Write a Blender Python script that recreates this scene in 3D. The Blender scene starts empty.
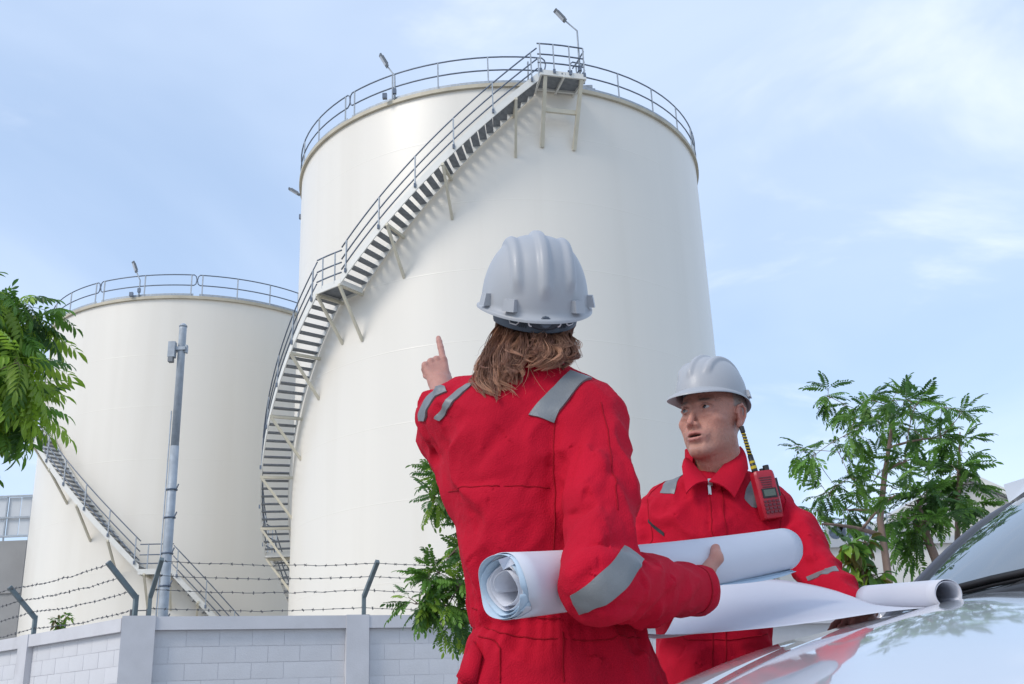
import bpy, math, random
import numpy as np
from math import radians as R, sin, cos, pi
from mathutils import Vector, Matrix

SC = bpy.context.scene
COL = SC.collection
rng = random.Random(7)

# ------------------------------------------------------------------ camera
F_PX, PITCH, ROLL, CAM_H = 1060.0, 0.3406, 0.0397, 0.85
_f = np.array([0, cos(PITCH), sin(PITCH)]); _u0 = np.array([0, -sin(PITCH), cos(PITCH)]); _r0 = np.array([1.0, 0, 0])
_r = cos(ROLL) * _r0 - sin(ROLL) * _u0
_u = sin(ROLL) * _r0 + cos(ROLL) * _u0
cam = bpy.data.cameras.new('camera')
cam.sensor_width = 36.0
cam.lens = F_PX / 1024 * 36.0
cam.clip_start, cam.clip_end = 0.05, 8000
cam_o = bpy.data.objects.new('camera', cam)
COL.objects.link(cam_o)
m = Matrix.Identity(4)
for i in range(3):
    m[i][0], m[i][1], m[i][2] = _r[i], _u[i], -_f[i]
m[0][3], m[1][3], m[2][3] = 0, 0, CAM_H
cam_o.matrix_world = m
SC.camera = cam_o

def ray(px, py):
    return _f + _r * ((px - 512) / F_PX) + _u * ((342 - py) / F_PX)
def at(px, py, Y):
    """the point that stands Y metres ahead in the direction of a spot measured in the photograph"""
    d = ray(px, py); t = Y / d[1]
    return np.array([0, 0, CAM_H]) + d * t
def scale_at(P):
    return F_PX / float((np.asarray(P) - np.array([0, 0, CAM_H])) @ _f)

# ------------------------------------------------------------------ sun, sky, exposure
SUN_AZ, SUN_EL = R(180 + 52), R(40)      # compass direction the light comes from (0 = +Y, clockwise)
sun_dir = Vector((sin(SUN_AZ) * cos(SUN_EL), cos(SUN_AZ) * cos(SUN_EL), sin(SUN_EL)))
sl = bpy.data.lights.new('sun', 'SUN'); sl.energy = SUN_E = 1.05; sl.angle = R(20); sl.color = (1.0, 0.94, 0.85)
so = bpy.data.objects.new('sun', sl); COL.objects.link(so)
so.rotation_euler = sun_dir.to_track_quat('Z', 'Y').to_euler(); so.location = sun_dir * 60
SC.view_settings.view_transform = 'Standard'; SC.view_settings.look = 'None'
SC.view_settings.exposure = 0.68; SC.view_settings.gamma = 1.0
SC.render.engine = 'CYCLES'
SC.cycles.max_bounces = 6

W = bpy.data.worlds.new('World'); SC.world = W; W.use_nodes = True
nt = W.node_tree; N = nt.nodes; LK = nt.links
N.clear()
def nd(t, **k):
    n = N.new(t)
    for a, b in k.items(): setattr(n, a, b)
    return n
wout = nd('ShaderNodeOutputWorld'); bg = nd('ShaderNodeBackground')
sky = nd('ShaderNodeTexSky', sky_type='NISHITA', sun_disc=False, sun_elevation=SUN_EL, sun_rotation=SUN_AZ)
sky.air_density = 1.0; sky.dust_density = 1.2; sky.ozone_density = 1.6
tc = nd('ShaderNodeTexCoord')
sep = nd('ShaderNodeSeparateXYZ'); LK.new(tc.outputs['Generated'], sep.inputs[0])
zc = nd('ShaderNodeMath', operation='MAXIMUM'); LK.new(sep.outputs['Z'], zc.inputs[0]); zc.inputs[1].default_value = 0.0
za = nd('ShaderNodeMath', operation='ADD'); LK.new(zc.outputs[0], za.inputs[0]); za.inputs[1].default_value = 0.28
cmb = nd('ShaderNodeCombineXYZ')
for k, ax in enumerate('XY'):
    dv = nd('ShaderNodeMath', operation='DIVIDE'); LK.new(sep.outputs[ax], dv.inputs[0]); LK.new(za.outputs[0], dv.inputs[1])
    LK.new(dv.outputs[0], cmb.inputs[k])
def cloud(scale, lo, hi, off, detail=7, dist=0.8, rough=0.62, stretch=(1, 1, 1)):
    mp = nd('ShaderNodeMapping'); mp.inputs['Location'].default_value = off; mp.inputs['Scale'].default_value = stretch
    LK.new(cmb.outputs[0], mp.inputs[0])
    no = nd('ShaderNodeTexNoise'); no.inputs['Scale'].default_value = scale; no.inputs['Detail'].default_value = detail
    no.inputs['Distortion'].default_value = dist; no.inputs['Roughness'].default_value = rough
    LK.new(mp.outputs[0], no.inputs['Vector'])
    mr = nd('ShaderNodeMapRange', interpolation_type='SMOOTHSTEP'); mr.inputs['From Min'].default_value = lo; mr.inputs['From Max'].default_value = hi
    LK.new(no.outputs['Fac'], mr.inputs['Value'])
    return mr.outputs[0]
def mix(fac, a, b):
    mx = nd('ShaderNodeMix', data_type='RGBA')
    if hasattr(fac, 'default_value') or hasattr(fac, 'links'): LK.new(fac, mx.inputs['Factor'])
    else: mx.inputs['Factor'].default_value = fac
    for v, s in ((a, mx.inputs['A']), (b, mx.inputs['B'])):
        if isinstance(v, tuple): s.default_value = (*v, 1)
        else: LK.new(v, s)
    return mx.outputs['Result']
def mul(a, k):
    mm = nd('ShaderNodeMath', operation='MULTIPLY'); LK.new(a, mm.inputs[0]); mm.inputs[1].default_value = k
    return mm.outputs[0]
SKY_W = 1.0
veil = mul(cloud(0.9, 0.30, 0.78, (3.1, 1.7, 0), 5, 0.5, 0.55), 0.42)     # thin high haze cloud in broad patches
puff = mul(cloud(2.3, 0.54, 0.76, (9.7, 4.2, 0), 6, 0.5, 0.55, (1, 1.3, 1)), 0.32)      # a few brighter scraps
c0 = mix(0.50, sky.outputs[0], (4.3, 5.6, 7.7))
c1 = mix(veil, c0, (6.6, 7.3, 8.4))
c2 = mix(puff, c1, (8.8, 8.8, 9.0))
LK.new(c2, bg.inputs['Color']); bg.inputs['Strength'].default_value = 0.106
LK.new(bg.outputs[0], wout.inputs[0])

# ------------------------------------------------------------------ helpers: materials
def mat(name, col, rough=0.6, spec=0.5, metal=0.0, var=0.0, vscale=8.0, bump=0.0, bscale=60.0, col2=None, coat=0.0, sheen=0.0,
        dirt=0.0, dscale=2.0, dcol=(0.25, 0.22, 0.18), alpha=None, attr=None, trans=0.0, obvar=0.0, stretch=None):
    M = bpy.data.materials.new(name); M.use_nodes = True
    t = M.node_tree; b = t.nodes['Principled BSDF']
    b.inputs['Roughness'].default_value = rough; b.inputs['Metallic'].default_value = metal
    b.inputs['Specular IOR Level'].default_value = spec
    b.inputs['Coat Weight'].default_value = coat; b.inputs['Coat Roughness'].default_value = 0.04
    if sheen: b.inputs['Sheen Weight'].default_value = sheen; b.inputs['Sheen Roughness'].default_value = 0.5
    src = None
    co = t.nodes.new('ShaderNodeTexCoord')
    vec = co.outputs['Object']
    if stretch:
        mp = t.nodes.new('ShaderNodeMapping'); mp.inputs['Scale'].default_value = stretch; t.links.new(vec, mp.inputs[0]); vec = mp.outputs[0]
    def mx(fac, a, bb):
        x = t.nodes.new('ShaderNodeMix'); x.data_type = 'RGBA'
        if isinstance(fac, float): x.inputs['Factor'].default_value = fac
        else: t.links.new(fac, x.inputs['Factor'])
        for v, s in ((a, x.inputs['A']), (bb, x.inputs['B'])):
            if isinstance(v, tuple): s.default_value = (*v, 1)
            else: t.links.new(v, s)
        return x.outputs['Result']
    def noise(scale, det=4, lo=0.35, hi=0.65):
        no = t.nodes.new('ShaderNodeTexNoise'); no.inputs['Scale'].default_value = scale; no.inputs['Detail'].default_value = det
        t.links.new(vec, no.inputs['Vector'])
        r_ = t.nodes.new('ShaderNodeMapRange'); r_.inputs['From Min'].default_value = lo; r_.inputs['From Max'].default_value = hi
        t.links.new(no.outputs['Fac'], r_.inputs['Value'])
        return r_.outputs[0]
    cur = col
    if attr:
        a = t.nodes.new('ShaderNodeAttribute'); a.attribute_name = attr; cur = a.outputs['Color']
    if var or col2:
        c2_ = col2 or tuple(c * (1 - var) for c in col)
        cur = mx(noise(vscale), cur, c2_) if not attr else cur
    if obvar:
        oi = t.nodes.new('ShaderNodeObjectInfo')
        hs = t.nodes.new('ShaderNodeHueSaturation')
        mr = t.nodes.new('ShaderNodeMapRange'); mr.inputs['To Min'].default_value = 1 - obvar; mr.inputs['To Max'].default_value = 1 + obvar
        t.links.new(oi.outputs['Random'], mr.inputs['Value']); t.links.new(mr.outputs[0], hs.inputs['Value'])
        if isinstance(cur, tuple): hs.inputs['Color'].default_value = (*cur, 1)
        else: t.links.new(cur, hs.inputs['Color'])
        cur = hs.outputs[0]
    if dirt:
        n_ = noise(dscale, 6, 0.5, 0.75)
        mm = t.nodes.new('ShaderNodeMath'); mm.operation = 'MULTIPLY'; t.links.new(n_, mm.inputs[0]); mm.inputs[1].default_value = dirt
        cur = mx(mm.outputs[0], cur, dcol)
    if isinstance(cur, tuple): b.inputs['Base Color'].default_value = (*cur, 1)
    else: t.links.new(cur, b.inputs['Base Color'])
    if bump:
        no = t.nodes.new('ShaderNodeTexNoise'); no.inputs['Scale'].default_value = bscale; no.inputs['Detail'].default_value = 5
        t.links.new(vec, no.inputs['Vector'])
        bp = t.nodes.new('ShaderNodeBump'); bp.inputs['Strength'].default_value = bump; bp.inputs['Distance'].default_value = 0.01
        t.links.new(no.outputs['Fac'], bp.inputs['Height']); t.links.new(bp.outputs[0], b.inputs['Normal'])
    if trans:                                            # light that passes through a thin leaf or sheet
        tr = t.nodes.new('ShaderNodeBsdfTranslucent'); ms = t.nodes.new('ShaderNodeMixShader'); ms.inputs[0].default_value = trans
        if isinstance(cur, tuple): tr.inputs['Color'].default_value = (*cur, 1)
        else: t.links.new(cur, tr.inputs['Color'])
        t.links.new(b.outputs[0], ms.inputs[1]); t.links.new(tr.outputs[0], ms.inputs[2])
        t.links.new(ms.outputs[0], t.nodes['Material Output'].inputs['Surface'])
    return M

MT = dict(
    tank=mat('tank_paint', (0.84, 0.785, 0.69), 0.33, 0.5, var=0.05, vscale=0.35, bump=0.02, bscale=3, dirt=0.16, dscale=0.9, dcol=(0.60, 0.53, 0.42), stretch=(1, 1, .05)),
    cream=mat('cream_steel', (0.68, 0.62, 0.48), 0.45, var=0.1, vscale=3),
    white_steel=mat('white_steel', (0.78, 0.76, 0.70), 0.45, var=0.06, vscale=3),
    rim=mat('rim_steel', (0.55, 0.49, 0.37), 0.5, var=0.12, vscale=2, dirt=0.35, dscale=1.5),
    galv=mat('galvanised_steel', (0.42, 0.46, 0.50), 0.5, 0.5, 0.1, var=0.2, vscale=12),
    galv_dark=mat('dark_galvanised_steel', (0.16, 0.19, 0.24), 0.45, 0.5, 0.4, var=0.2, vscale=12),
    tread=mat('grey_tread', (0.26, 0.275, 0.295), 0.6, 0.4, 0.2, var=0.25, vscale=6),
    green_post=mat('teal_steel_post', (0.17, 0.21, 0.22), 0.5, 0.5, 0.2, var=0.25, vscale=9, dirt=0.3, dscale=6),
    wire=mat('wire_steel', (0.12, 0.12, 0.125), 0.5, 0.5, 0.5),
    wall=mat('wall_paint', (0.66, 0.655, 0.675), 0.75, 0.3, var=0.07, vscale=1.6, bump=0.15, bscale=70, dirt=0.18, dscale=1.1, dcol=(0.42, 0.41, 0.40), obvar=0.02),
    wall2=mat('wall_trim_paint', (0.645, 0.635, 0.655), 0.75, 0.3, var=0.1, vscale=2.1, bump=0.15, bscale=60, dirt=0.3, dscale=1.7, dcol=(0.33, 0.32, 0.31)),
    asphalt=mat('concrete_yard', (0.36, 0.35, 0.335), 0.85, 0.3, var=0.15, vscale=1.2, bump=0.3, bscale=120, dirt=0.4, dscale=0.4, dcol=(0.22, 0.21, 0.2)),
    concrete=mat('concrete', (0.36, 0.355, 0.35), 0.85, 0.3, var=0.18, vscale=0.4, bump=0.2, bscale=12, dirt=0.4, dscale=0.35, dcol=(0.22, 0.21, 0.2)),
    facade=mat('cream_facade', (0.72, 0.69, 0.64), 0.8, 0.3, var=0.05, vscale=0.3, bump=0.1, bscale=20, dirt=0.15, dscale=0.3),
    roof=mat('pale_metal_roof', (0.6, 0.6, 0.6), 0.5, 0.5, 0.2, var=0.1, vscale=0.5),
    clad=mat('pale_cladding', (0.62, 0.64, 0.66), 0.45, 0.5, 0.1, var=0.1, vscale=0.8),
    black=mat('black_plastic', (0.02, 0.02, 0.022), 0.45, var=0.2, vscale=30),
    lamp=mat('grey_lamp_housing', (0.2, 0.21, 0.22), 0.45, 0.5, 0.3),
    lens=mat('lamp_lens', (0.55, 0.57, 0.6), 0.2),
    glass_dark=mat('dark_window', (0.03, 0.035, 0.04), 0.08, 0.6),
    bark=mat('bark', (0.20, 0.145, 0.11), 0.9, 0.2, var=0.45, vscale=18, bump=0.8, bscale=40, stretch=(1, 1, 0.25)),
    bark_pink=mat('smooth_bark', (0.27, 0.19, 0.155), 0.85, 0.2, var=0.35, vscale=14, bump=0.5, bscale=40, stretch=(1, 1, 0.25)),
)

# ------------------------------------------------------------------ helpers: meshes and objects
def uniq(v):
    v = np.asarray(v, float); n = np.linalg.norm(v)
    return v / n if n > 1e-9 else v
class MB:
    def __init__(s): s.v = []; s.f = []; s.n = 0
    def add(s, v, f):
        k = s.n
        s.v.append(np.asarray(v, float).reshape(-1, 3)); s.f += [tuple(i + k for i in q) for q in f]; s.n += len(s.v[-1])
        return s
    def box(s, c, size, ax=None):
        """box centred at c; ax = three unit axes"""
        A = np.eye(3) if ax is None else np.asarray(ax, float)
        h = np.asarray(size, float) / 2; c = np.asarray(c, float)
        v = [c + A[0] * h[0] * i + A[1] * h[1] * j + A[2] * h[2] * k for k in (-1, 1) for j in (-1, 1) for i in (-1, 1)]
        return s.add(v, [(0, 2, 3, 1), (4, 5, 7, 6), (0, 1, 5, 4), (2, 6, 7, 3), (0, 4, 6, 2), (1, 3, 7, 5)])
    def bar(s, a, b, w, h=None, up=(0, 0, 1)):
        a = np.asarray(a, float); b = np.asarray(b, float); d = uniq(b - a); u = np.asarray(up, float)
        x = np.cross(d, u)
        if np.linalg.norm(x) < 1e-4: x = np.cross(d, (1, 0, 0))
        x = uniq(x); z = np.cross(x, d)
        return s.box((a + b) / 2, (np.linalg.norm(b - a), w, h or w), (d, x, z))
    def tube(s, pts, r, n=6, cap=True, closed=False):
        pts = np.asarray(pts, float); m_ = len(pts)
        rr = np.full(m_, r, float) if np.isscalar(r) else np.asarray(r, float)
        if closed: T = np.roll(pts, -1, 0) - np.roll(pts, 1, 0)
        else: T = np.gradient(pts, axis=0)
        T /= np.linalg.norm(T, axis=1)[:, None] + 1e-12
        ref = np.array([0, 0, 1.0]) if abs(T[0][2]) < 0.9 else np.array([1.0, 0, 0])
        x = uniq(np.cross(T[0], ref)); V = []
        for i in range(m_):
            x = uniq(x - T[i] * (x @ T[i])); y = np.cross(T[i], x)
            for k in range(n):
                a = 2 * pi * k / n
                V.append(pts[i] + rr[i] * (cos(a) * x + sin(a) * y))
        F = []
        for i in range(m_ if closed else m_ - 1):
            i2 = (i + 1) % m_
            for k in range(n):
                F.append((i * n + k, i * n + (k + 1) % n, i2 * n + (k + 1) % n, i2 * n + k))
        if cap and not closed:
            F.append(tuple(range(n - 1, -1, -1))); F.append(tuple(range((m_ - 1) * n, m_ * n)))
        return s.add(V, F)
    def grid(s, P, closed_u=False, closed_v=False, flip=False):
        """P[i][j] -> quads"""
        P = np.asarray(P, float); a, b = P.shape[:2]; F = []
        for i in range(a if closed_u else a - 1):
            for j in range(b if closed_v else b - 1):
                q = (i * b + j, ((i + 1) % a) * b + j, ((i + 1) % a) * b + (j + 1) % b, i * b + (j + 1) % b)
                F.append(q[::-1] if flip else q)
        return s.add(P.reshape(-1, 3), F)
    def mesh(s, name, material=None, smooth=False):
        return raw_mesh(name, np.concatenate(s.v) if s.v else np.zeros((0, 3)), s.f, material, smooth)
    def build(s, name, material, parent=None, smooth=False, **k):
        return obj(name, s.mesh(name, material, smooth), parent, **k)
def raw_mesh(name, V, Fc, material=None, smooth=False):
    me = bpy.data.meshes.new(name)
    me.from_pydata(np.asarray(V).tolist(), [], Fc if isinstance(Fc, list) else np.asarray(Fc).tolist())
    if material: me.materials.append(material)
    if smooth: me.polygons.foreach_set('use_smooth', np.ones(len(me.polygons), bool))
    me.update()
    return me
def obj(name, me, parent=None, loc=None, label=None, cat=None, group=None, kind=None, autosmooth=None):
    o = bpy.data.objects.new(name, me); COL.objects.link(o)
    if parent is not None: o.parent = parent
    if loc is not None: o.location = loc
    tag(o, label, cat, group, kind)
    if autosmooth and me is not None: me.set_sharp_from_angle(angle=R(autosmooth))
    return o
def tag(o, label=None, cat=None, group=None, kind=None):
    for k, v in (('label', label), ('category', cat), ('group', group), ('kind', kind)):
        if v: o[k] = v
    return o
def empty(name, label=None, cat=None, loc=(0, 0, 0), group=None, parent=None):
    o = bpy.data.objects.new(name, None); COL.objects.link(o); o.location = loc; o.empty_display_size = 0.2
    if parent is not None: o.parent = parent
    return tag(o, label, cat, group)

# ------------------------------------------------------------------ ground
g = MB()
rad = [0, 3, 8, 20, 45, 90, 200, 600, 1500, 4000]
P = [[(r_ * cos(t), r_ * sin(t), 0) for t in np.linspace(0, 2 * pi, 48, endpoint=False)] for r_ in rad[1:]]
g.grid(P, closed_v=True)
g.add([(0, 0, 0)], []); g.f += [(len(g.v[0]), i, (i + 1) % 48) for i in range(48)]
g.build('ground', MT['asphalt'], kind='structure')

# ------------------------------------------------------------------ storage tanks
def on(C, r_, th, z):
    """point at angle th (degrees, 0 faces the camera side, positive to the right) round a tank"""
    t = R(th); return np.array([C[0] + r_ * sin(t), C[1] - r_ * cos(t), z])
def tank(C, r_, H, label, stairs, seams, gaps, rail_post=1.55):
    root = empty('storage_tank', label, 'storage tank', (C[0], C[1], 0), 'storage tanks inside the boundary wall')
    c = np.array([C[0], C[1]])
    K = np.zeros(2)
    NS = 160
    th = np.linspace(0, 360, NS, endpoint=False)
    # shell: plate courses, each very slightly out of round where the plates meet
    zs = []
    for i, z in enumerate(seams):
        zs += [z - 0.03, z - 0.008, z, z + 0.008, z + 0.03]
    zs = [0.0] + zs + [H - 0.1]
    s = MB(); P = []
    for z in zs:
        k = min(abs(z - q) for q in seams)
        d = 0.003 if k < 0.001 else 0
        P.append([on(K, r_ + d, t, z) for t in th])
    s.grid(P, closed_v=True, flip=True); s.build('shell', MT['tank'], root, True)
    s = MB(); s.grid([[on(K, r_ - 0.05, t, H - 0.1) for t in th], [on(K, r_ * 0.5, t, H + r_ * 0.06) for t in th], [on(K, 0.05, t, H + r_ * 0.09) for t in th]], closed_v=True, flip=True)
    s.build('roof', MT['tank'], root, True)
    # top kerb ring: flat annular ledge
    s = MB()
    prof = [(r_ - 0.06, H - 0.14), (r_ + 0.11, H - 0.14), (r_ + 0.11, H), (r_ - 0.06, H), (r_ - 0.06, H - 0.14)]
    s.grid([[on(K, a, t, b) for t in th] for a, b in prof], closed_v=True, flip=True)
    s.build('rim', MT['rim'], root)
    # guard rail round the roof edge, in segments with looped ends
    gr = empty('guardrail', parent=root)
    rr = r_ + 0.05
    edges = sorted(gaps)
    for gi in range(len(edges)):
        t0 = edges[gi][1]; t1 = edges[(gi + 1) % len(edges)][0]
        if t1 <= t0: t1 += 360
        n = max(6, int((t1 - t0) / 3))
        tt = np.linspace(t0, t1, n)
        top = [on(K, rr, t, H + 1.1) for t in tt]; mid = [on(K, rr, t, H + 0.56) for t in tt]
        e = 0.9
        loop = [on(K, rr, t0 - e * 0.7, H + 1.02), on(K, rr, t0 - e, H + 0.83), on(K, rr, t0 - e * 0.7, H + 0.64)]
        loop2 = [on(K, rr, t1 + e * 0.7, H + 0.64), on(K, rr, t1 + e, H + 0.83), on(K, rr, t1 + e * 0.7, H + 1.02)]
        b = MB(); b.tube(top + loop2[::-1] + mid[::-1] + loop[::-1], 0.028, 6, closed=True)
        b.build('rail', MT['galv_dark'], gr, True)
        b = MB(); b.grid([[on(K, rr + o_, t, H + z) for t in tt] for o_, z in ((-0.004, 0.02), (0.004, 0.02), (0.004, 0.13), (-0.004, 0.13), (-0.004, 0.02))])
        b.build('toe_board', MT['galv'], gr)
        m_ = max(2, int(round((t1 - t0) * R(1) * rr / rail_post)))
        for t in np.linspace(t0 + 0.9, t1 - 0.9, m_):
            b = MB(); b.bar(on(K, rr, t, H), on(K, rr, t, H + 1.1), 0.05, 0.05); b.build('post', MT['galv'], gr)
    # stair that climbs round the shell
    st = empty('staircase', parent=root)
    ri, ro = r_ + 0.12, r_ + 1.12
    tread_me = MB().box((0, 0, 0), (0.97, 0.25, 0.04)).mesh('tread', MT['tread'])
    riser_me = None
    for (ta, za_, tb, zb) in stairs['flights']:
        n = int(abs(zb - za_) / 0.245)
        for i in range(n + 1):
            f = (i + 0.5) / (n + 1); t = ta + (tb - ta) * f; z = za_ + (zb - za_) * f
            o = obj('tread', tread_me, st, on(K, (ri + ro) / 2, t, z)); o.rotation_euler = (0, 0, R(t) + pi / 2)
            o.rotation_euler = (0, 0, R(t) - pi / 2)
        m_ = 24
        for q in (ri, ro):
            b = MB()
            P = []
            for o_, dz in ((-0.02, -0.14), (0.02, -0.14), (0.02, 0.17), (-0.02, 0.17), (-0.02, -0.14)):
                P.append([on(K, q + o_, ta + (tb - ta) * f, za_ + (zb - za_) * f + dz) for f in np.linspace(0, 1, m_)])
            b.grid(P); b.build('stringer', MT['white_steel'], st)
        sg = 1 if zb > za_ else -1
        for hh in (1.12, 0.68, 0.3):
            b = MB(); b.tube([on(K, ro, ta + (tb - ta) * f, za_ + (zb - za_) * f + hh + 0.05) for f in np.linspace(0, 1, m_)], 0.026, 6)
            b.build('handrail', MT['galv_dark'], st, True)
        npst = max(2, int(abs(tb - ta) * R(1) * ro / 1.05))
        for f in np.linspace(0.03, 0.97, npst):
            t = ta + (tb - ta) * f; z = za_ + (zb - za_) * f
            b = MB(); b.bar(on(K, ro + 0.03, t, z - 0.02), on(K, ro, t, z + 1.17), 0.045); b.build('post', MT['galv'], st)
            b = MB(); b.box(on(K, ro + 0.045, t, z + 0.06), (0.07, 0.07, 0.14)); b.build('clamp', MT['galv_dark'], st)
    for (ta, tb, z, rail) in stairs['landings']:
        b = MB(); tt = np.linspace(ta, tb, 6)
        b.grid([[on(K, q, t, z + dz) for t in tt] for q, dz in ((ri, -0.03), (ro, -0.03), (ro, 0.03), (ri, 0.03), (ri, -0.03))], flip=True)
        b.build('landing', MT['tread'], st)
        b = MB()
        for q in (ri, ro):
            b.grid([[on(K, q + o_, t, z + dz) for t in tt] for o_, dz in ((-0.025, -0.13), (0.025, -0.13), (0.025, 0.1), (-0.025, 0.1), (-0.025, -0.13))], flip=True)
        for t in (ta, tb): b.bar(on(K, ri, t, z - 0.03), on(K, ro, t, z - 0.03), 0.06, 0.18)
        b.build('landing_frame', MT['white_steel'], st)
        if rail:
            for hh in (1.15, 0.7, 0.33):
                b = MB(); b.tube([on(K, ro, t, z + hh) for t in tt], 0.026, 6); b.build('handrail', MT['galv_dark'], st, True)
            for t in (ta + 0.25 * (tb - ta), ta + 0.75 * (tb - ta)):
                b = MB(); b.bar(on(K, ro, t, z), on(K, ro, t, z + 1.15), 0.045); b.build('post', MT['galv'], st)
    for (t, z, drop) in stairs['brackets']:
        b = MB(); b.bar(on(K, ri - 0.12, t, z), on(K, ro + 0.05, t, z), 0.09, 0.09)
        b.bar(on(K, ro, t, z - 0.03), on(K, r_ - 0.01, t, z - drop), 0.085, 0.085)
        b.build('bracket', MT['cream'], st)
    return root

C1 = np.array([40.5 * sin(-0.0067), 40.5 * cos(-0.0067)]); R1, H1 = 8.28, 21.93
C2 = 57 * np.array([sin(-0.29987), cos(-0.29987)]); R2, H2 = 7.67, 20.45
t1 = tank(C1, R1, H1, 'tall cream storage tank with a dark staircase winding up its left side', dict(
    flights=[(9.3, 21.5, -34.9, 14.95), (-42.5, 14.8, -90, 7.1), (-97, 7.0, -134, 1.2)],
    landings=[(-34.9, -42.5, 14.87, True), (-90, -97, 7.05, True)],
    brackets=[(4.5, 20.6, 1.6), (-11, 18.3, 1.5), (-23.3, 16.45, 1.5), (-35.3, 14.75, 1.7), (-42.2, 14.7, 1.5), (-52, 13.05, 1.5), (-63, 11.25, 1.5), (-74, 9.45, 1.5), (-84, 7.85, 1.5), (-92, 6.9, 1.5)]),
    [2.4, 4.9, 7.4, 9.9, 12.4, 14.9, 17.4, 19.9], [(-41.3, -39.6), (12, 20), (70, 71.6), (140, 141.6), (-110, -108.4)])
t2 = tank(C2, R2, H2, 'squat-looking cream storage tank behind the lamp pole, its staircase descending rightwards', dict(
    flights=[(3.4, 7.45, -40, 14.0), (-46, 14.15, -84, 19.9), (12.5, 7.25, 56, 0.4)],
    landings=[(3.4, 12.5, 7.33, True), (-46, -40, 14.05, True)],
    brackets=[(-6, 8.7, 1.4), (-17, 10.35, 1.4), (-29, 12.2, 1.4), (-42, 13.95, 1.4), (5, 7.2, 1.4), (12, 7.2, 1.4), (20, 6.0, 1.3)]),
    [2.5, 5.0, 7.5, 10.0, 12.5, 15.0, 17.5], [(-24, -22), (12.5, 14.5), (90, 92), (160, 162), (-100, -98)])

# platform at the head of the tall tank's stair
pl = empty('stair_platform', parent=t1)
K = np.zeros(2); zt = 21.72
b = MB(); tt = np.linspace(10.2, 19.6, 5)
b.grid([[on(K, q, t, zt + dz) for t in tt] for q, dz in ((R1 + 0.16, -0.04), (R1 + 1.13, -0.04), (R1 + 1.13, 0.03), (R1 + 0.16, 0.03), (R1 + 0.16, -0.04))], flip=True)
b.build('grating', MT['tread'], pl)
b = MB()
for q in (R1 + 0.2, R1 + 1.13): b.bar(on(K, q, 9.8, zt - 0.02), on(K, q, 19.9, zt - 0.02), 0.07, 0.2)
for t in (10, 15, 19.7): b.bar(on(K, R1, t, zt - 0.06), on(K, R1 + 1.14, t, zt - 0.06), 0.07, 0.16)
b.build('frame', MT['white_steel'], pl)
for t in (11, 19):
    b = MB(); b.bar(on(K, R1 + 1.05, t, zt - 0.1), on(K, R1 + 0.02, t, zt - 2.3), 0.12, 0.12); b.build('strut', MT['cream'], pl)
b = MB(); b.bar(on(K, R1 + 0.5, 11, zt - 1.1), on(K, R1 + 0.5, 19, zt - 1.1), 0.09, 0.16); b.build('cross_beam', MT['cream'], pl)
for hh in (1.15, 0.72, 0.38):
    b = MB()
    q = R1 + 1.12
    pts = [on(K, q, t, zt + hh) for t in (9.4, 12, 15, 18.6, 19.5)] + [on(K, q - 0.1, 20, zt + hh - 0.05), on(K, R1 + 0.4, 20.2, zt + hh - 0.05), on(K, R1 - 0.1, 20.4, zt + hh)]
    b.tube(pts, 0.028, 6); b.build('handrail', MT['galv_dark'], pl, True)
for t in (10, 12.9, 16.4, 19.6):
    b = MB(); b.bar(on(K, R1 + 1.12, t, zt), on(K, R1 + 1.12, t, zt + 1.15), 0.05); b.build('post', MT['galv'], pl)
    b = MB(); b.box(on(K, R1 + 1.13, t, zt + 0.05), (0.09, 0.09, 0.16)); b.build('clamp', MT['galv_dark'], pl)
# inner gate hoops on the roof side of the platform
for t, d in ((8.6, 0), (22.5, 0.5)):
    b = MB(); b.tube([on(K, R1 - 0.1 - d, t, H1), on(K, R1 - 0.1 - d, t, H1 + 1.0), on(K, R1 - 0.25 - d, t + .3, H1 + 1.12), on(K, R1 - 0.8 - d, t + 1, H1 + 1.12), on(K, R1 - 0.9 - d, t + 1, H1 + 0.95), on(K, R1 - 0.9 - d, t + 1, H1)], 0.028, 6)
    b.tube([on(K, R1 - 0.1 - d, t, H1 + .56), on(K, R1 - 0.9 - d, t + 1, H1 + .56)], 0.028, 6)
    b.build('gate_hoop', MT['galv'], pl, True)
b = MB(); b.box(on(K, R1 - 0.5, 23.5, H1 + 0.2), (0.9, 0.5, 0.42)); b.box(on(K, R1 - 0.3, 26, H1 + 0.15), (0.3, 0.3, 0.3)); b.build('valve_box', MT['galv'], pl)
b = MB(); b.tube([on(K, R1 - 0.3, 21.5, H1), on(K, R1 - 0.3, 21.5, H1 + .55), on(K, R1 - 0.3, 23, H1 + .7), on(K, R1 - 0.5, 25, H1 + .7)], .05, 8); b.build('vent_pipe', MT['galv'], pl, True)

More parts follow.
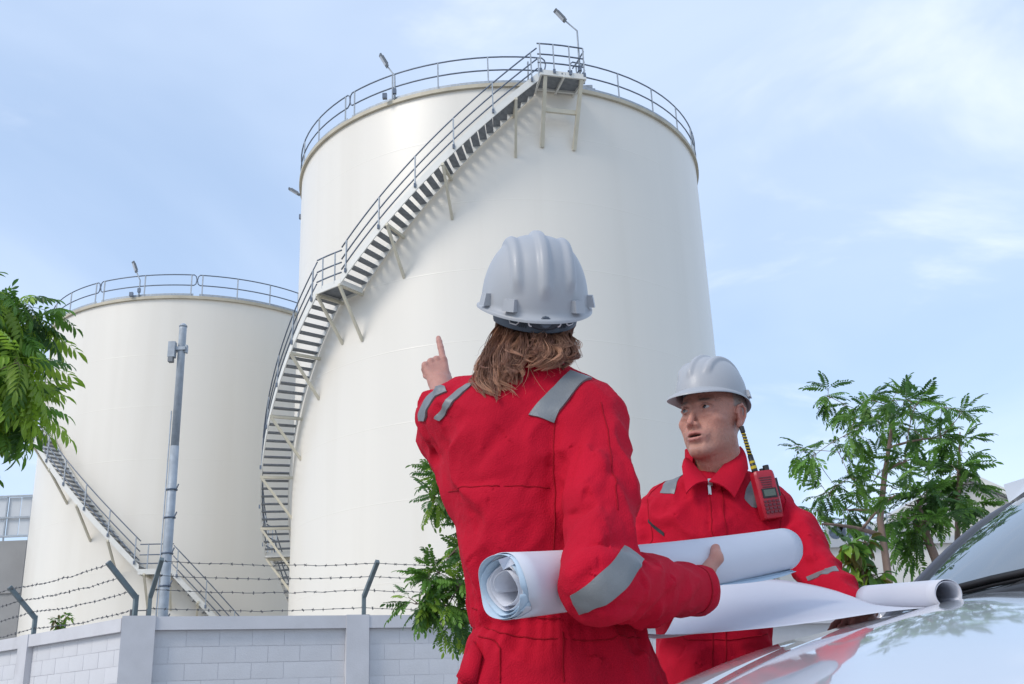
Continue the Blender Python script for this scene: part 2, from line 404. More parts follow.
# lamps on short masts at the roof edges
def roof_lamp(C, r_, th, z, hgt, arm, label):
    base = on(C, r_ + 0.1, th, z)
    o = empty('roof_lamp', label, 'lamp', base, 'lamps on the tank roofs')
    out = np.asarray(arm, float)
    b = MB(); b.tube([(0, 0, 0), (0, 0, hgt * 0.6), (0, 0, hgt), out * 0.5 + (0, 0, hgt + 0.12)], [0.04, 0.035, 0.03, 0.028], 8); b.build('mast', MT['galv'], o, True)
    d = uniq(out + np.array([0, 0, .45])); x = uniq(np.cross(d, (0, 0, 1))); n = np.cross(x, d)
    c = out * 0.5 + np.array([0, 0, hgt + 0.12]) + d * 0.27
    b = MB(); b.box(c, (0.56, 0.19, 0.06), (d, x, n)); b.box(c + n * .05, (0.36, 0.13, 0.05), (d, x, n)); b.build('housing', MT['lamp'], o)
    b = MB(); b.box(c - n * 0.038, (0.38, 0.14, 0.02), (d, x, n)); b.build('lens', MT['lens'], o)
    b = MB(); b.box((0, -0.03, 0.32), (0.13, 0.12, 0.2)); b.box((-0.35, -0.05, 0.12), (0.16, 0.14, 0.2)); b.build('junction_box', MT['galv_dark'], o)
    return o
roof_lamp(C1, R1, -25.4, H1, 1.0, (-0.5, -0.15, 0.45), 'grey lamp on a short mast at the left of the tall tank rim')
roof_lamp(C1, R1 + 0.95, 18.8, H1 - .2, 1.9, (-0.8, -0.3, 0.4), 'grey lamp on a tall mast above the stair head platform')
roof_lamp(C1, R1, -97, H1 - 0.35, 1.0, (-0.9, -0.15, 0.12), 'small lamp sticking out past the left edge of the tall tank')
roof_lamp(C2, R2, -6.5, H2, 0.85, (-0.3, -0.3, 0.5), 'small lamp on the roof edge of the far left tank')

# ------------------------------------------------------------------ boundary wall with its posts and barbed wire
WC = np.array([-4.15, 11.75]); DR = uniq(np.array([0.939, 0.343])); DL = uniq(np.array([-0.737, 0.675]))
WH = 2.02
block_me = MB().box((0, 0, 0), (0.344, 0.10, 0.168)).mesh('block', MT['wall'])
half_me = MB().box((0, 0, 0), (0.194, 0.10, 0.168)).mesh('half_block', MT['wall'])
def wall(D, nrm, n_pan, L, n_blocks, label, first_pillar):
    ang = math.atan2(D[1], D[0])
    root = empty('boundary_wall', label, 'wall', (WC[0], WC[1], 0)); root.rotation_euler = (0, 0, ang)
    sy = 1 if (np.array([-D[1], D[0]]) @ nrm) > 0 else -1      # local y sign of the camera side
    b = MB()
    for i in range(n_pan):
        b.box((L * (i + .5), 0, WH / 2 - .05), (L - .01, 0.163, WH - .1))
    b.build('core', MT['wall2'], root)                        # mortar backing the blocks sit in
    for i in range(n_pan):
        b = MB(); b.box((L * (i + .5) + (0.05 if i == 0 else 0), 0, WH - 0.07), (L + (0 if i else -.10), 0.30, 0.14)); b.build('cap', MT['wall2'], root)
        if i or first_pillar:
            b = MB(); w = 0.26
            if i == 0: b.box((0.0, 0, WH / 2 + 0.004), (0.34, 0.34, WH + .008))
            else: b.box((L * i, sy * 0.0, WH / 2 + 0.003), (w, 0.324, WH + .006))
            b.build('pillar', MT['wall2'], root)
    for i in range(n_blocks):
        for r_ in range(9):
            z = WH - 0.14 - 0.086 - 0.174 * r_ - 0.003
            x0, x1 = L * i + 0.15, L * (i + 1) - 0.13
            x = x0 - (0.175 if r_ % 2 else 0.0)
            while x < x1 - 0.03:
                a, e = max(x, x0), min(x + 0.35, x1)
                if e - a > 0.30: o = obj('block', block_me, root, ((a + e) / 2, sy * 0.035 + rng.uniform(-.0012, .0012), z))
                elif e - a > 0.05:
                    o = obj('block', half_me, root, ((a + e) / 2, sy * 0.035 + rng.uniform(-.0012, .0012), z)); o.scale = ((e - a - 0.006) / 0.194, 1, 1)
                x += 0.35
    return root, ang, sy
wr = wall(DR, np.array([0.343, -0.939]), 6, 2.36, 3, 'white block boundary wall running behind the workers', True)
wl = wall(DL, np.array([-0.675, -0.737]), 4, 2.5, 3, 'white block boundary wall running off to the left edge', False)

def wpt(D, t, off, z, nrm): return np.array([*(WC + D * t + nrm * off), z])
NRr = np.array([-0.55, 0.83]); NRl = np.array([0.675, 0.737])     # towards the tank side
def wire_post(D, nrm, t, lean, label):
    """angle iron post on the cap: an upright and a slanted arm"""
    base = wpt(D, t, 0, WH + .004, nrm)
    o = empty('wire_post', label, 'fence post', base, 'angled wire posts on the wall')
    d3 = np.array([*(nrm * lean), 0])
    mid = np.array([0, 0, 0.25]); top = mid + d3 * 0.30 + np.array([0, 0, 0.33])
    b = MB(); s3 = np.array([*D, 0])
    b.bar((0, 0, 0), mid, 0.046, 0.042, s3); b.build('upright', MT['green_post'], o)
    b = MB(); b.bar(mid - (0, 0, .03), top, 0.052, 0.045, s3); b.build('arm', MT['green_post'], o)
    b = MB(); b.box((0, 0, 0.006), (0.14, 0.14, 0.012)); b.build('base_plate', MT['green_post'], o)
    return base, top
def arm_at(t, D, nrm, lean, k):
    """where strand k (0 low .. 3 high) crosses a post"""
    base = wpt(D, t, 0, WH, nrm); d3 = np.array([*(nrm * lean), 0])
    if k == 0: return base + (0, 0, 0.10)
    f = (k - .1) / 2.9 * 0.97
    f = [0, .14, .55, .95][k]
    return base + np.array([0, 0, 0.25]) + (d3 * 0.30 + np.array([0, 0, 0.33])) * f
LEAN_L, LEAN_R = -1.2, -1.2
lab_r = ['teal angled wire post leaning right at the wall corner', 'teal angled wire post standing between the corner and the pointing worker', 'teal angled wire post on the wall hidden behind the pointing worker', 'teal angled wire post on the wall behind the facing worker', None, None]
lab_l = ['teal angled wire post leaning left at the wall corner', 'teal angled wire post on the left wall above the second pillar', 'teal angled wire post far along the left wall']
for i in range(4): wire_post(DR, NRr, 0.10 + 2.36 * i, LEAN_R, lab_r[i])
for i in range(3): wire_post(DL, NRl, 0.10 + 2.5 * i, LEAN_L, lab_l[i])
hts = ['lowest', 'second lowest', 'second highest', 'topmost']
def strand(D, nrm, ts, lean, k, label):
    pts = []
    for a, b_ in zip(ts[:-1], ts[1:]):
        A, B = arm_at(a, D, nrm, lean, k), arm_at(b_, D, nrm, lean, k)
        for f in np.linspace(0, 1, 14, endpoint=False):
            pts.append(A + (B - A) * f + np.array([0, 0, -0.05 * 4 * f * (1 - f) * (0.5 + 0.4 * rng.random())]))
    pts.append(arm_at(ts[-1], D, nrm, lean, k)); pts = np.array(pts)
    b = MB(); b.tube(pts, 0.0035, 4); o = b.build('barbed_wire', MT['wire'], None, label=label, cat='barbed wire', group='barbed wire strands on the wall')
    seg = np.linalg.norm(np.diff(pts, axis=0), axis=1); L = np.concatenate([[0], np.cumsum(seg)])
    q = MB()
    for s_ in np.arange(0.05, L[-1], 0.115):
        c = np.array([np.interp(s_, L, pts[:, j]) for j in range(3)])
        for _ in range(2):
            d = uniq([rng.gauss(0, 1) for _ in range(3)]) * 0.02
            q.bar(c - d, c + d, 0.005)
        q.box(c, (0.014, 0.014, 0.014))
    q.build('barbs', MT['wire'], o, kind='stuff')
for k in range(4):
    strand(DR, NRr, [0.10 + 2.36 * i for i in range(4)] , LEAN_R, k, hts[k] + ' barbed wire strand over the wall right of the corner')
    strand(DL, NRl, [0.10 + 2.5 * i for i in range(3)] + [7.9], LEAN_L, k, hts[k] + ' barbed wire strand over the wall left of the corner')

# ladder seen between the two corner posts
lp = at(139.5, 606, 14.6)
ld = empty('ladder', 'small dark rung ladder seen between the two corner wire posts', 'ladder', (lp[0], lp[1], 0))
for s_ in (-.11, .11):
    b = MB(); b.bar((s_, 0, 0), (s_, 0, 2.42), 0.022); b.build('side_rail', MT['wire'], ld)
for z in np.arange(0.2, 2.41, 0.1):
    b = MB(); b.tube([(-.11, 0, z), (.11, 0, z)], 0.008, 5); b.build('rung', MT['wire'], ld)
b = MB(); b.box((0.0, -.05, 2.02), (0.3, 0.16, 0.1)); b.build('foot_box', MT['black'], ld)

# ------------------------------------------------------------------ steel pole behind the wall
pb = at(163, 613, 14.9); ptop = at(183, 327, 14.9); PH = ptop[2]
po = empty('steel_pole', 'tall grey steel pole with a small box near its top behind the wall', 'pole', (pb[0], pb[1], 0))
b = MB(); zz = [0, PH * .45, PH * .78]; b.tube([(0, 0, z) for z in (0, 2.5, 3.5, PH * .72)], [.075, .068, .066, .062], 20); b.build('lower_shaft', MT['galv'], po, True)
b = MB(); b.tube([(0, 0, PH * .72), (0, 0, PH - .04), (0, 0, PH)], [.058, .054, .054], 20); b.build('upper_shaft', MT['galv'], po, True)
b = MB(); b.tube([(0, 0, PH), (0, 0, PH + .02), (0, 0, PH + .05)], [.060, .060, .03], 20); b.build('cap', MT['galv'], po, True)
b = MB(); b.tube([(-.09, -.03, 0.1), (-.075, -.03, PH * .8)], .010, 8); b.build('conduit', MT['galv'], po, True)
b = MB(); b.box((-.12, -.06, PH - .38), (.10, .10, .24)); b.build('control_box', MT['galv'], po)
b = MB(); b.box((-.125, -.07, PH - .54), (.07, .09, .07)); b.build('camera_head', MT['lamp'], po)
b = MB(); b.box((-.01, -.01, PH - .36), (.17, .13, .05)); b.box((.075, -.01, PH - .36), (.03, .07, .12)); b.build('bracket', MT['galv'], po)
for z in (2.3, 2.75, 3.2, 3.7, 4.1):
    b = MB(); b.tube([((.074 * cos(a)), (.074 * sin(a)), z) for a in np.linspace(0, 2 * pi, 17)[:-1]], .012, 6, closed=True)
    b.bar((.065, -.03, z - .02), (.11, -.05, z + .07), .014); b.build('strap', MT['galv_dark'], po)

# ------------------------------------------------------------------ buildings
def P2(px, py, Y): return at(px, py, Y)
bl = at(28, 540, 60); zt_ = at(15, 496, 60)[2]; zb_ = bl[2]
lb = empty('industrial_building', 'grey concrete block topped by a pale metal screen at the left edge', 'building', (bl[0], bl[1], 0))
bw = 16.0
b = MB(); b.box((-bw / 2, 5, zb_ / 2), (bw, 10, zb_)); b.build('concrete_core', MT['concrete'], lb)
for i in range(8):
    for j in range(4):
        hh = zb_ / 4
        o = MB().box((-bw / 2 + bw / 2 - 1 - 2 * i, -0.06, hh * (j + .5)), (1.97, 0.12, hh - .05)).build('concrete_panel', MT['concrete'], lb)
for j in (1, 3):
    MB().box((-bw / 2, -.16, zb_ * j / 4), (bw, .1, .22)).build('ledge', MT['concrete'], lb)
sc_h = zt_ - zb_
for i in range(22):
    MB().box((-0.36 - .72 * i, .2 + (i % 2) * .02, zb_ + .35 + sc_h / 2 - .2), (.66, .05, sc_h - .4)).build('screen_sheet', MT['clad'], lb)
for i in range(12):
    MB().box((-0.03 - 1.44 * i, .1, zb_ + sc_h / 2), (.07, .1, sc_h)).build('screen_post', MT['galv'], lb)
for z in (.25, sc_h * .52, sc_h):
    MB().box((-bw / 2, .06, zb_ + z), (bw, .08, .1)).build('screen_rail', MT['galv'], lb)

rb0 = at(775, 540, 40); rb1 = at(1160, 540, 40)
zl = at(860, 541, 40)[2]
lo = empty('low_building', 'low cream flat roofed building with outdoor units on its roof, behind the slender tree', 'building', (rb0[0], 40, 0))
Lw = rb1[0] - rb0[0]
MB().box((Lw / 2, 4, zl / 2 - .1), (Lw, 8, zl - .2)).build('wall', MT['facade'], lo)
MB().box((Lw / 2, 3.95, zl - .09), (Lw + .3, 8.3, .26)).build('roof_ledge', MT['roof'], lo)
for i in range(7):
    f = MB().box((2.0 + 2.2 * i, -.03, 2.0), (1.1, .1, 1.2)).build('window', MT['roof'], lo)
    MB().box((2.0 + 2.2 * i, -.09, 2.0), (.98, .02, 1.08)).build('pane', MT['glass_dark'], f)
def hvac(px, lab, w=.85):
    p = at(px, 540, 41); o = empty('air_conditioner', lab, 'air conditioner', (p[0], 41, zl + .045), 'outdoor units on the low roof')
    MB().box((0, 0, .42), (w, .35, .6)).build('casing', MT['white_steel'], o)
    b = MB(); b.tube([(-.12, -.18, .42), (-.12, -.2, .42)], .24, 16); b.build('fan_grille', MT['galv_dark'], o)
    for s_ in (-.3, .3): MB().box((s_, 0, .06), (.06, .4, .12)).build('foot', MT['galv_dark'], o)
hvac(838, 'leftmost outdoor air conditioning unit on the low cream roof')
hvac(851, 'second outdoor air conditioning unit on the low cream roof')
hvac(869, 'wide outdoor air conditioning unit nearest the slender tree trunk', 1.2)
p = at(853, 540, 40.6); fr = empty('pipe_frame', 'thin steel pipe frame standing over the rooftop outdoor units', 'frame', (p[0], 40.6, zl + .045))
for s_ in (-1.0, -.2, .6, 1.4): MB().bar((s_, 0, 0), (s_, 0, 1.25), .05).build('upright', MT['galv'], fr)
for z in (.9, 1.25): MB().bar((-1.2, 0.06, z), (1.7, 0.06, z), .05).build('rail', MT['galv'], fr)

wb = at(960, 478, 62); we = at(1003, 497, 62)
wl_ = at(770, 500, 62)
wh = empty('warehouse', 'large pale warehouse with a shallow gable roof behind the trees at right', 'building', (wb[0], 62, 0))
ze = we[2]; zr = wb[2]; hw = 9.0
pitch = (zr - ze) / (we[0] - wb[0])
b = MB()
Vv = []
for y in (0, 30):
    Vv += [(-hw, y, 0), (hw, y, 0), (hw, y, zr - hw * pitch), (0, y, zr), (-hw, y, zr - hw * pitch)]
b.add(Vv, [(0, 1, 2, 3, 4), (9, 8, 7, 6, 5), (1, 6, 7, 2), (0, 4, 9, 5)]); b.build('wall', MT['facade'], wh)
for s_ in (-1, 1):
    b = MB(); b.grid([[(s_ * x, y, zr - x * pitch + dz) for y in (-.6, 30.5)] for x, dz in ((0, .04), (hw + .6, .04), (hw + .6, .3), (0, .3))]); b.build('roof', MT['roof'], wh)
    MB().bar((s_ * .02, -.62, zr + .17), (s_ * (hw + .6), -.62, zr + .17 - (hw + .6) * pitch), .06, .34).build('verge', MT['white_steel'], wh)

# ------------------------------------------------------------------ trees
def leafmat(n, c, c2, tr=0.48):
    return mat(n, c, 0.42, 0.5, col2=c2, vscale=5, trans=tr, obvar=0.28)
LM = dict(
    lime=leafmat('lime_leaf', (0.25, 0.41, 0.04), (0.34, 0.50, 0.06)),
    green=leafmat('green_leaf', (0.12, 0.26, 0.04), (0.16, 0.32, 0.05)),
    deep=leafmat('deep_leaf', (0.062, 0.15, 0.04), (0.09, 0.19, 0.05)),
    rust=leafmat('rusty_leaf', (0.19, 0.12, 0.03), (0.12, 0.14, 0.03)),
)
def leaflet(b, o, d, up, L, w, curl):
    """one folded blade: six vertices on each side of the midrib would be wasted at this size; three stations are enough"""
    d = uniq(d); s = uniq(np.cross(d, up)); n = np.cross(s, d)
    V = [o]
    for f, ww in ((.3, .8), (.62, 1.0), (.85, .55)):
        c = o + d * L * f - n * curl * L * f * f
        V += [c + s * w * ww + n * w * .35, c, c - s * w * ww + n * w * .35]
    V.append(o + d * L - n * curl * L)
    b.add(V, [(0, 2, 1), (0, 3, 2), (1, 2, 5, 4), (2, 3, 6, 5), (4, 5, 8, 7), (5, 6, 9, 8), (7, 8, 10), (8, 9, 10)])
def frond(name, m_, L, pairs, ll, lw, droop, seed, curl=.25, down=.2):
    r_ = random.Random(seed); b = MB()
    P = []
    for f in np.linspace(0, 1, 8): P.append(np.array([L * f * (1 - .12 * f), 0.02 * sin(3 * f + seed), -droop * L * f * f]))
    P = np.array(P); b.tube(P, [max(.0009, .0028 * (1 - .7 * f)) for f in np.linspace(0, 1, 8)], 3, False)
    for i in range(pairs):
        f = .16 + .84 * (i + .3) / pairs
        c = np.array([np.interp(f, np.linspace(0, 1, 8), P[:, j]) for j in range(3)])
        t_ = uniq([1, 0, -2 * droop * f])
        for s_ in (-1, 1):
            d = t_ * (.45 + .35 * f) + np.array([0, s_ * 1.0, -down + r_.uniform(-.15, .15)])
            k = (1 - .35 * abs(f - .55) * 2) * r_.uniform(.85, 1.1)
            leaflet(b, c, d, np.array([r_.uniform(-.2, .2), r_.uniform(-.2, .2), 1]), ll * k, lw * k, curl * r_.uniform(.4, 1.5))
    leaflet(b, P[-1], np.array([1, 0, -2 * droop - .1]), np.array([0, 0, 1.0]), ll, lw, curl)
    return b.mesh(name, m_)
def arrays(me):
    V = np.empty(len(me.vertices) * 3); me.vertices.foreach_get('co', V)
    return V.reshape(-1, 3), [tuple(p.vertices) for p in me.polygons]
def place_axes(d, roll):
    d = uniq(d); s = np.cross(d, (0, 0, 1)); s = uniq(s) if np.linalg.norm(s) > .05 else np.array([0, 1.0, 0])
    n = np.cross(s, d); c, q = cos(roll), sin(roll)
    y = -(c * s + q * n); z = np.cross(d, y)
    return np.stack([d, y, z], 1)
def curve_pts(a, b_, bend, n=7):
    a = np.asarray(a, float); b_ = np.asarray(b_, float); m_ = (a + b_) / 2 + bend
    return np.array([(1 - t) ** 2 * a + 2 * t * (1 - t) * m_ + t * t * b_ for t in np.linspace(0, 1, n)])
def tree(name, label, cat, trunk, tr, clumps, meshes, bark, seed, group=None, droopy=-.25, most=290, scl=(.75, 1.2), inner=0.6):
    """trunk: points; clumps: (centre, radius, leaves); a limb runs to each clump and twigs carry whole compound leaves"""
    r_ = random.Random(seed); base = np.array(trunk[0], float)
    root = empty(name, label, cat, base, group)
    T = np.array(trunk, float) - base
    Ts = np.concatenate([np.array([T[i] + (T[i + 1] - T[i]) * f for f in np.linspace(0, 1, 5, endpoint=False)]) for i in range(len(T) - 1)] + [T[-1:]])
    rad_ = np.interp(np.linspace(0, 1, len(Ts)), np.linspace(0, 1, len(tr)), tr)
    b = MB(); b.tube(Ts, rad_, 10); b.build('trunk', bark, root, True)
    lb_ = MB(); nodes = [(p, q) for p, q in zip(Ts, rad_)]
    todo = []
    for c, cr, n in sorted(clumps, key=lambda k: np.linalg.norm(np.asarray(k[0]) - base)):
        c = np.asarray(c, float) - base
        best = min(nodes, key=lambda k: np.linalg.norm(k[0] - c) + (1.2 * max(0, k[0][2] - c[2] + .25 * cr)))
        L = np.linalg.norm(best[0] - c)
        q0 = min(best[1] * .75, .012 + .018 * L); q1 = max(.004, q0 * .4)
        pts = curve_pts(best[0], c, np.array([r_.uniform(-.08, .08), r_.uniform(-.08, .08), r_.uniform(-.02, .12)]) * L)
        lb_.tube(pts, np.linspace(q0, q1, 7), 6)
        for k in (2, 4, 6): nodes.append((pts[k], np.interp(k, [0, 6], [q0, q1])))
        nt_ = max(3, n // 4)
        for i in range(nt_):
            d = uniq([r_.gauss(0, 1), r_.gauss(0, 1), r_.gauss(.1, .8)]); e = c + d * cr * r_.uniform(.3, .95)
            tp = curve_pts(pts[r_.choice((4, 5, 6))], e, np.array([0, 0, .1]) * cr, 4)
            lb_.tube(tp, np.linspace(q1 * .7, .003, 4), 4)
            for j in range(max(1, n // nt_)):
                dd = uniq(d + np.array([r_.gauss(0, .7), r_.gauss(0, .7), r_.gauss(droopy, .45)]))
                todo.append((tp[r_.choice((2, 3, 3))], dd, r_.uniform(-.6, .6), r_.uniform(*scl), r_.choice(meshes)))
    lb_.build('branches', bark, root, True, kind='stuff')
    cx = np.mean([k[0] for k in todo], 0)
    todo.sort(key=lambda k: k[0] @ np.array([base[0], base[1], 0]) / np.linalg.norm(base[:2]))    # nearest the viewer first
    fo = {}
    for i, (o_, d, ro_, s_, me) in enumerate(todo):
        A = place_axes(d, ro_) * s_
        if i < most:
            o = obj('leaf', me, root)
            M_ = Matrix.Identity(4)
            for a in range(3):
                for c_ in range(3): M_[a][c_] = A[a][c_]
                M_[a][3] = o_[a]
            o.matrix_local = M_
        else: fo.setdefault(me.materials[0].name, []).append((A, o_, me))
    for k, L in fo.items():
        b = MB(); cache = {}
        for A, o_, me in L:
            if me.name not in cache: cache[me.name] = arrays(me)
            V, Fc = cache[me.name]; b.add(V @ A.T + o_, Fc)
        b.build('foliage', bpy.data.materials[k], root, kind='stuff')
    return root
def clumps_at(L, Y, dens, seed, dy=.6):
    r_ = random.Random(seed); out = []
    for px, py, rp in L:
        y = Y + r_.uniform(-dy, dy); p = at(px, py, y); rr = rp / scale_at(p); out.append((p, rr, max(4, int(dens * rp))))
    return out
# leaves shared by all trees of a kind
big = [frond('leaf', LM[k], .46, 8, .135, .021, .35, i, .35, .35) for i, k in enumerate(('lime', 'green', 'lime', 'deep', 'green', 'lime'))]
fine = [frond('leaf', LM[k], .30, 8, .085, .0165, .25, 10 + i, .2, .15) for i, k in enumerate(('deep', 'green', 'deep', 'green', 'green'))]
mid = [frond('leaf', LM[k], .30, 8, .075, .0165, .25, 20 + i, .25, .2) for i, k in enumerate(('lime', 'green', 'green', 'deep', 'deep', 'green'))]

cl = clumps_at([(0, 292, 16), (20, 304, 14), (0, 335, 28), (26, 330, 12), (32, 318, 7), (-10, 375, 28), (18, 362, 15), (-12, 400, 22), (8, 405, 14), (-2, 428, 9), (20, 345, 13), (14, 392, 12),
                (-40, 320, 40), (-45, 390, 45), (-40, 440, 30), (-90, 340, 60), (-110, 420, 60)], 6.6, 1.5, 3, .45)
b0 = at(-150, 600, 6.9); tb = np.array([b0[0], b0[1], 0]); t3 = at(-120, 380, 6.9)
tree('leafy_tree', 'bright green tree with drooping compound leaves hanging in at the left edge', 'tree', [tb, tb + (0.05, 0, 1.0), tb + (.1, .05, 1.9), t3], [.11, .09, .075, .04], cl, big, MT['bark'], 5, scl=(.55, .85), droopy=-.35)

cl = clumps_at([(442, 474, 14), (454, 466, 10), (434, 500, 9), (428, 582, 14), (415, 604, 11), (455, 482, 12), (446, 494, 10), (458, 505, 12), (470, 530, 16), (455, 550, 12), (475, 555, 18), (440, 572, 13), (460, 585, 18), (424, 604, 8), (448, 606, 15), (440, 625, 9), (458, 622, 11), (474, 590, 14),
                (500, 540, 34), (530, 580, 36), (500, 600, 28), (520, 500, 26)], 7.6, 2.2, 4, .35)
b0 = at(508, 660, 7.7); tb = np.array([b0[0], b0[1], 0])
tree('young_tree', 'young green tree half hidden behind the pointing worker', 'tree', [tb, at(505, 690, 7.7), at(488, 640, 7.65), at(470, 600, 7.6), at(468, 545, 7.6), at(458, 500, 7.6)], [.035, .03, .026, .02, .014, .008], cl, mid, MT['bark_pink'], 9, scl=(.45, .75), droopy=-.25)

cl = clumps_at([(828, 396, 14), (848, 406, 16), (868, 400, 12), (893, 398, 14), (915, 406, 16), (942, 408, 15), (962, 412, 7), (795, 450, 9), (815, 455, 14), (838, 452, 16), (858, 430, 20), (885, 425, 20), (915, 430, 20), (940, 438, 16),
                (830, 492, 16), (815, 510, 9), (822, 524, 6), (850, 478, 18), (880, 470, 20), (905, 462, 16), (862, 500, 12), (845, 510, 10), (868, 415, 14), (900, 408, 14), (895, 495, 10)], 11.0, 1.35, 6, .7)
b0 = at(893, 600, 11); tb = np.array([b0[0], b0[1], 0])
tree('slender_tree', 'slender airy tree with a thin bare trunk rising beside the windscreen', 'tree', [tb, at(891, 600, 11), at(886, 560, 11), at(880, 520, 11), at(884, 480, 11), at(890, 440, 11), at(894, 408, 11)], [.05, .042, .038, .034, .028, .02, .01], cl, fine, MT['bark_pink'], 12, scl=(.55, .95))

cl = clumps_at([(960, 440, 8), (962, 455, 11), (958, 470, 13), (965, 485, 13), (955, 498, 14), (968, 505, 10), (945, 480, 8)], 12.5, 1.6, 8, .25)
b0 = at(958, 600, 12.5); tb = np.array([b0[0], b0[1], 0])
tree('feathery_tree', 'small feathery tree with tiered leaves at the right of the slender tree', 'tree', [tb, at(957, 560, 12.5), at(958, 500, 12.5), at(960, 432, 12.5)], [.04, .035, .028, .008], cl, fine, MT['bark_pink'], 14, scl=(.9, 1.3), droopy=0)

cl = clumps_at([(905, 505, 14), (925, 498, 16), (915, 525, 16), (935, 520, 12), (905, 535, 12), (920, 545, 11), (945, 515, 10), (890, 515, 8), (930, 480, 12)], 12.0, 1.5, 10, .4)
b0 = at(938, 600, 12); tb = np.array([b0[0], b0[1], 0])
tree('bushy_tree', 'bushy dark green tree with a leaning pinkish trunk low behind the windscreen', 'tree', [tb, at(936, 560, 12), at(926, 535, 12), at(918, 500, 12)], [.06, .05, .045, .02], cl, fine, MT['bark_pink'], 15)

def simple_leaf(nm, m_, L, w, seed):
    b = MB(); leaflet(b, np.zeros(3), np.array([1, 0, -.2]), np.array([0, 0, 1.0]), L, w, .35); return b.mesh(nm, m_)
sl_ = [simple_leaf('leaf', LM[k], .17, .034, i) for i, k in enumerate(('green', 'lime', 'green', 'deep', 'rust'))]
cl = clumps_at([(850, 548, 10), (868, 545, 9), (860, 565, 14), (876, 575, 12), (852, 582, 12), (870, 590, 14), (888, 588, 8)], 8.6, 3.2, 21, .15)
b0 = at(866, 600, 8.6); tb = np.array([b0[0], b0[1], 0])
tree('shrub', 'broad leaved shrub with some rusty tips between the man and the windscreen', 'shrub', [tb, at(866, 600, 8.6), at(862, 570, 8.6), at(858, 545, 8.6)], [.02, .016, .012, .005], cl, sl_, MT['bark_pink'], 22, droopy=-.6, scl=(.6, 1.05))
cl = clumps_at([(55, 622, 6), (66, 618, 6), (60, 628, 9)], 15.2, 4, 31, .1)
b0 = at(61, 630, 15.2); tb = np.array([b0[0], b0[1], 0])
tree('small_bush', 'tiny green bush top peeking over the left wall', 'bush', [tb, tb + (0, 0, 1), at(61, 622, 15.2)], [.03, .02, .008], cl, sl_, MT['bark'], 33, scl=(.4, .7))

# ------------------------------------------------------------------ the white car
MC = dict(
    paint=mat('white_car_paint', (0.55, 0.57, 0.60), 0.28, 0.5, coat=1.0, var=0.02, vscale=1.0),
    gloss_black=mat('gloss_black', (0.03, 0.027, 0.042), 0.4, 0.4),
    trim=mat('black_trim', (0.018, 0.018, 0.02), 0.5, 0.4, var=0.3, vscale=20),
    rubber=mat('rubber', (0.022, 0.022, 0.022), 0.8, 0.3, var=0.3, vscale=20),
    alloy=mat('alloy', (0.45, 0.46, 0.48), 0.3, 0.5, 0.8),
    glass=mat('windscreen_glass', (0.05, 0.065, 0.075), 0.02, 1.0),
    cabin=mat('cabin_grey', (0.09, 0.09, 0.095), 0.8),
    lampg=mat('headlamp_glass', (0.5, 0.52, 0.55), 0.05, 0.8),
    lampr=mat('tail_lamp_red', (0.35, 0.02, 0.02), 0.1, 0.8),
)
MC['glass'].node_tree.nodes['Principled BSDF'].inputs['IOR'].default_value = 1.62
CAR = np.array([1.370, 2.08, 0.0]); HD = uniq(np.array([-.53, -.85, 0])); CL = np.array([-HD[1], HD[0], 0])
car = empty('car', 'white car with blueprints laid across the back of its bonnet', 'car', CAR)
car.rotation_euler = (0, 0, math.atan2(HD[1], HD[0]))
def hood_z(x, y):
    a = abs(y) / 0.80
    xx = max(0.0, x)
    return 1.061 - .090 * xx - .050 * xx * xx - .052 * a ** 2.2
XF = 1.22
def plan_front(y): return XF - .22 * (abs(y) / .9) ** 2.4           # nose curves back to the wheels
def side_sec(x):
    """half section of the lower body from sill to shoulder crest"""
    f = min(1, max(0, (x + 3.4) / .5)); k = .93 + .07 * f
    return [(.80 * k, .28), (.87 * k, .34), (.905 * k, .55), (.915 * k, .75), (.90 * k, .90), (.865 * k, .985)]
xs = np.concatenate([np.linspace(-3.35, -.2, 14), np.linspace(-.05, 1.6, 40)])
b = MB()
for sgn in (1, -1):
    P = []
    for x in xs:
        row = []
        sec = side_sec(x)
        sh = min(1, max(0, (x - .3) / 1.5))
        for y, z in sec:
            zz = .28 + (z - .28) * min(1.0, (hood_z(x, .8) - .035 - .28) / .705)
            row.append((x if x < .5 else x - .24 * ((y / .9) ** 2) * ((x - .5) / 1.1) ** 3 * 1.0, sgn * (y - .07 * sh ** 3), zz))
        zc = hood_z(x, .80)
        row += [(x if x < .5 else x - .22 * ((x - .5) / 1.1) ** 3, sgn * (.83 - .07 * sh ** 3), max(row[-1][2] + .004, zc - .012)), (x if x < .5 else x - .20 * ((x - .5) / 1.1) ** 3, sgn * (.79 - .07 * sh ** 3), max(zc, row[-1][2] + .01)), (x, sgn * (.735 - .07 * sh ** 3), max(zc + .003, row[-1][2] + .012))]
        row.append((x, sgn * .70 * (1 - .06 * sh), row[-1][2] - .035))
        row.append((x, 0, row[-1][2] - .02))
        P.append(row)
    b.grid(P, flip=(sgn > 0))
# nose
yy = np.linspace(-.83, .83, 21); P = []
for y in yy:
    a = abs(y) / .83; xe = 1.6 + .20 * (1 - a ** 2.6) - .10 * a * a
    zt2 = hood_z(1.6, .7) - .02
    P.append([(xe - .12, y, zt2 + .005), (xe - .02, y, zt2 - .05), (xe + .03, y, zt2 - .14), (xe + .04, y, .45), (xe + .02, y, .36), (xe - .06, y, .26)])
b.grid(P)
b.build('body', MC['paint'], car, True, autosmooth=40)
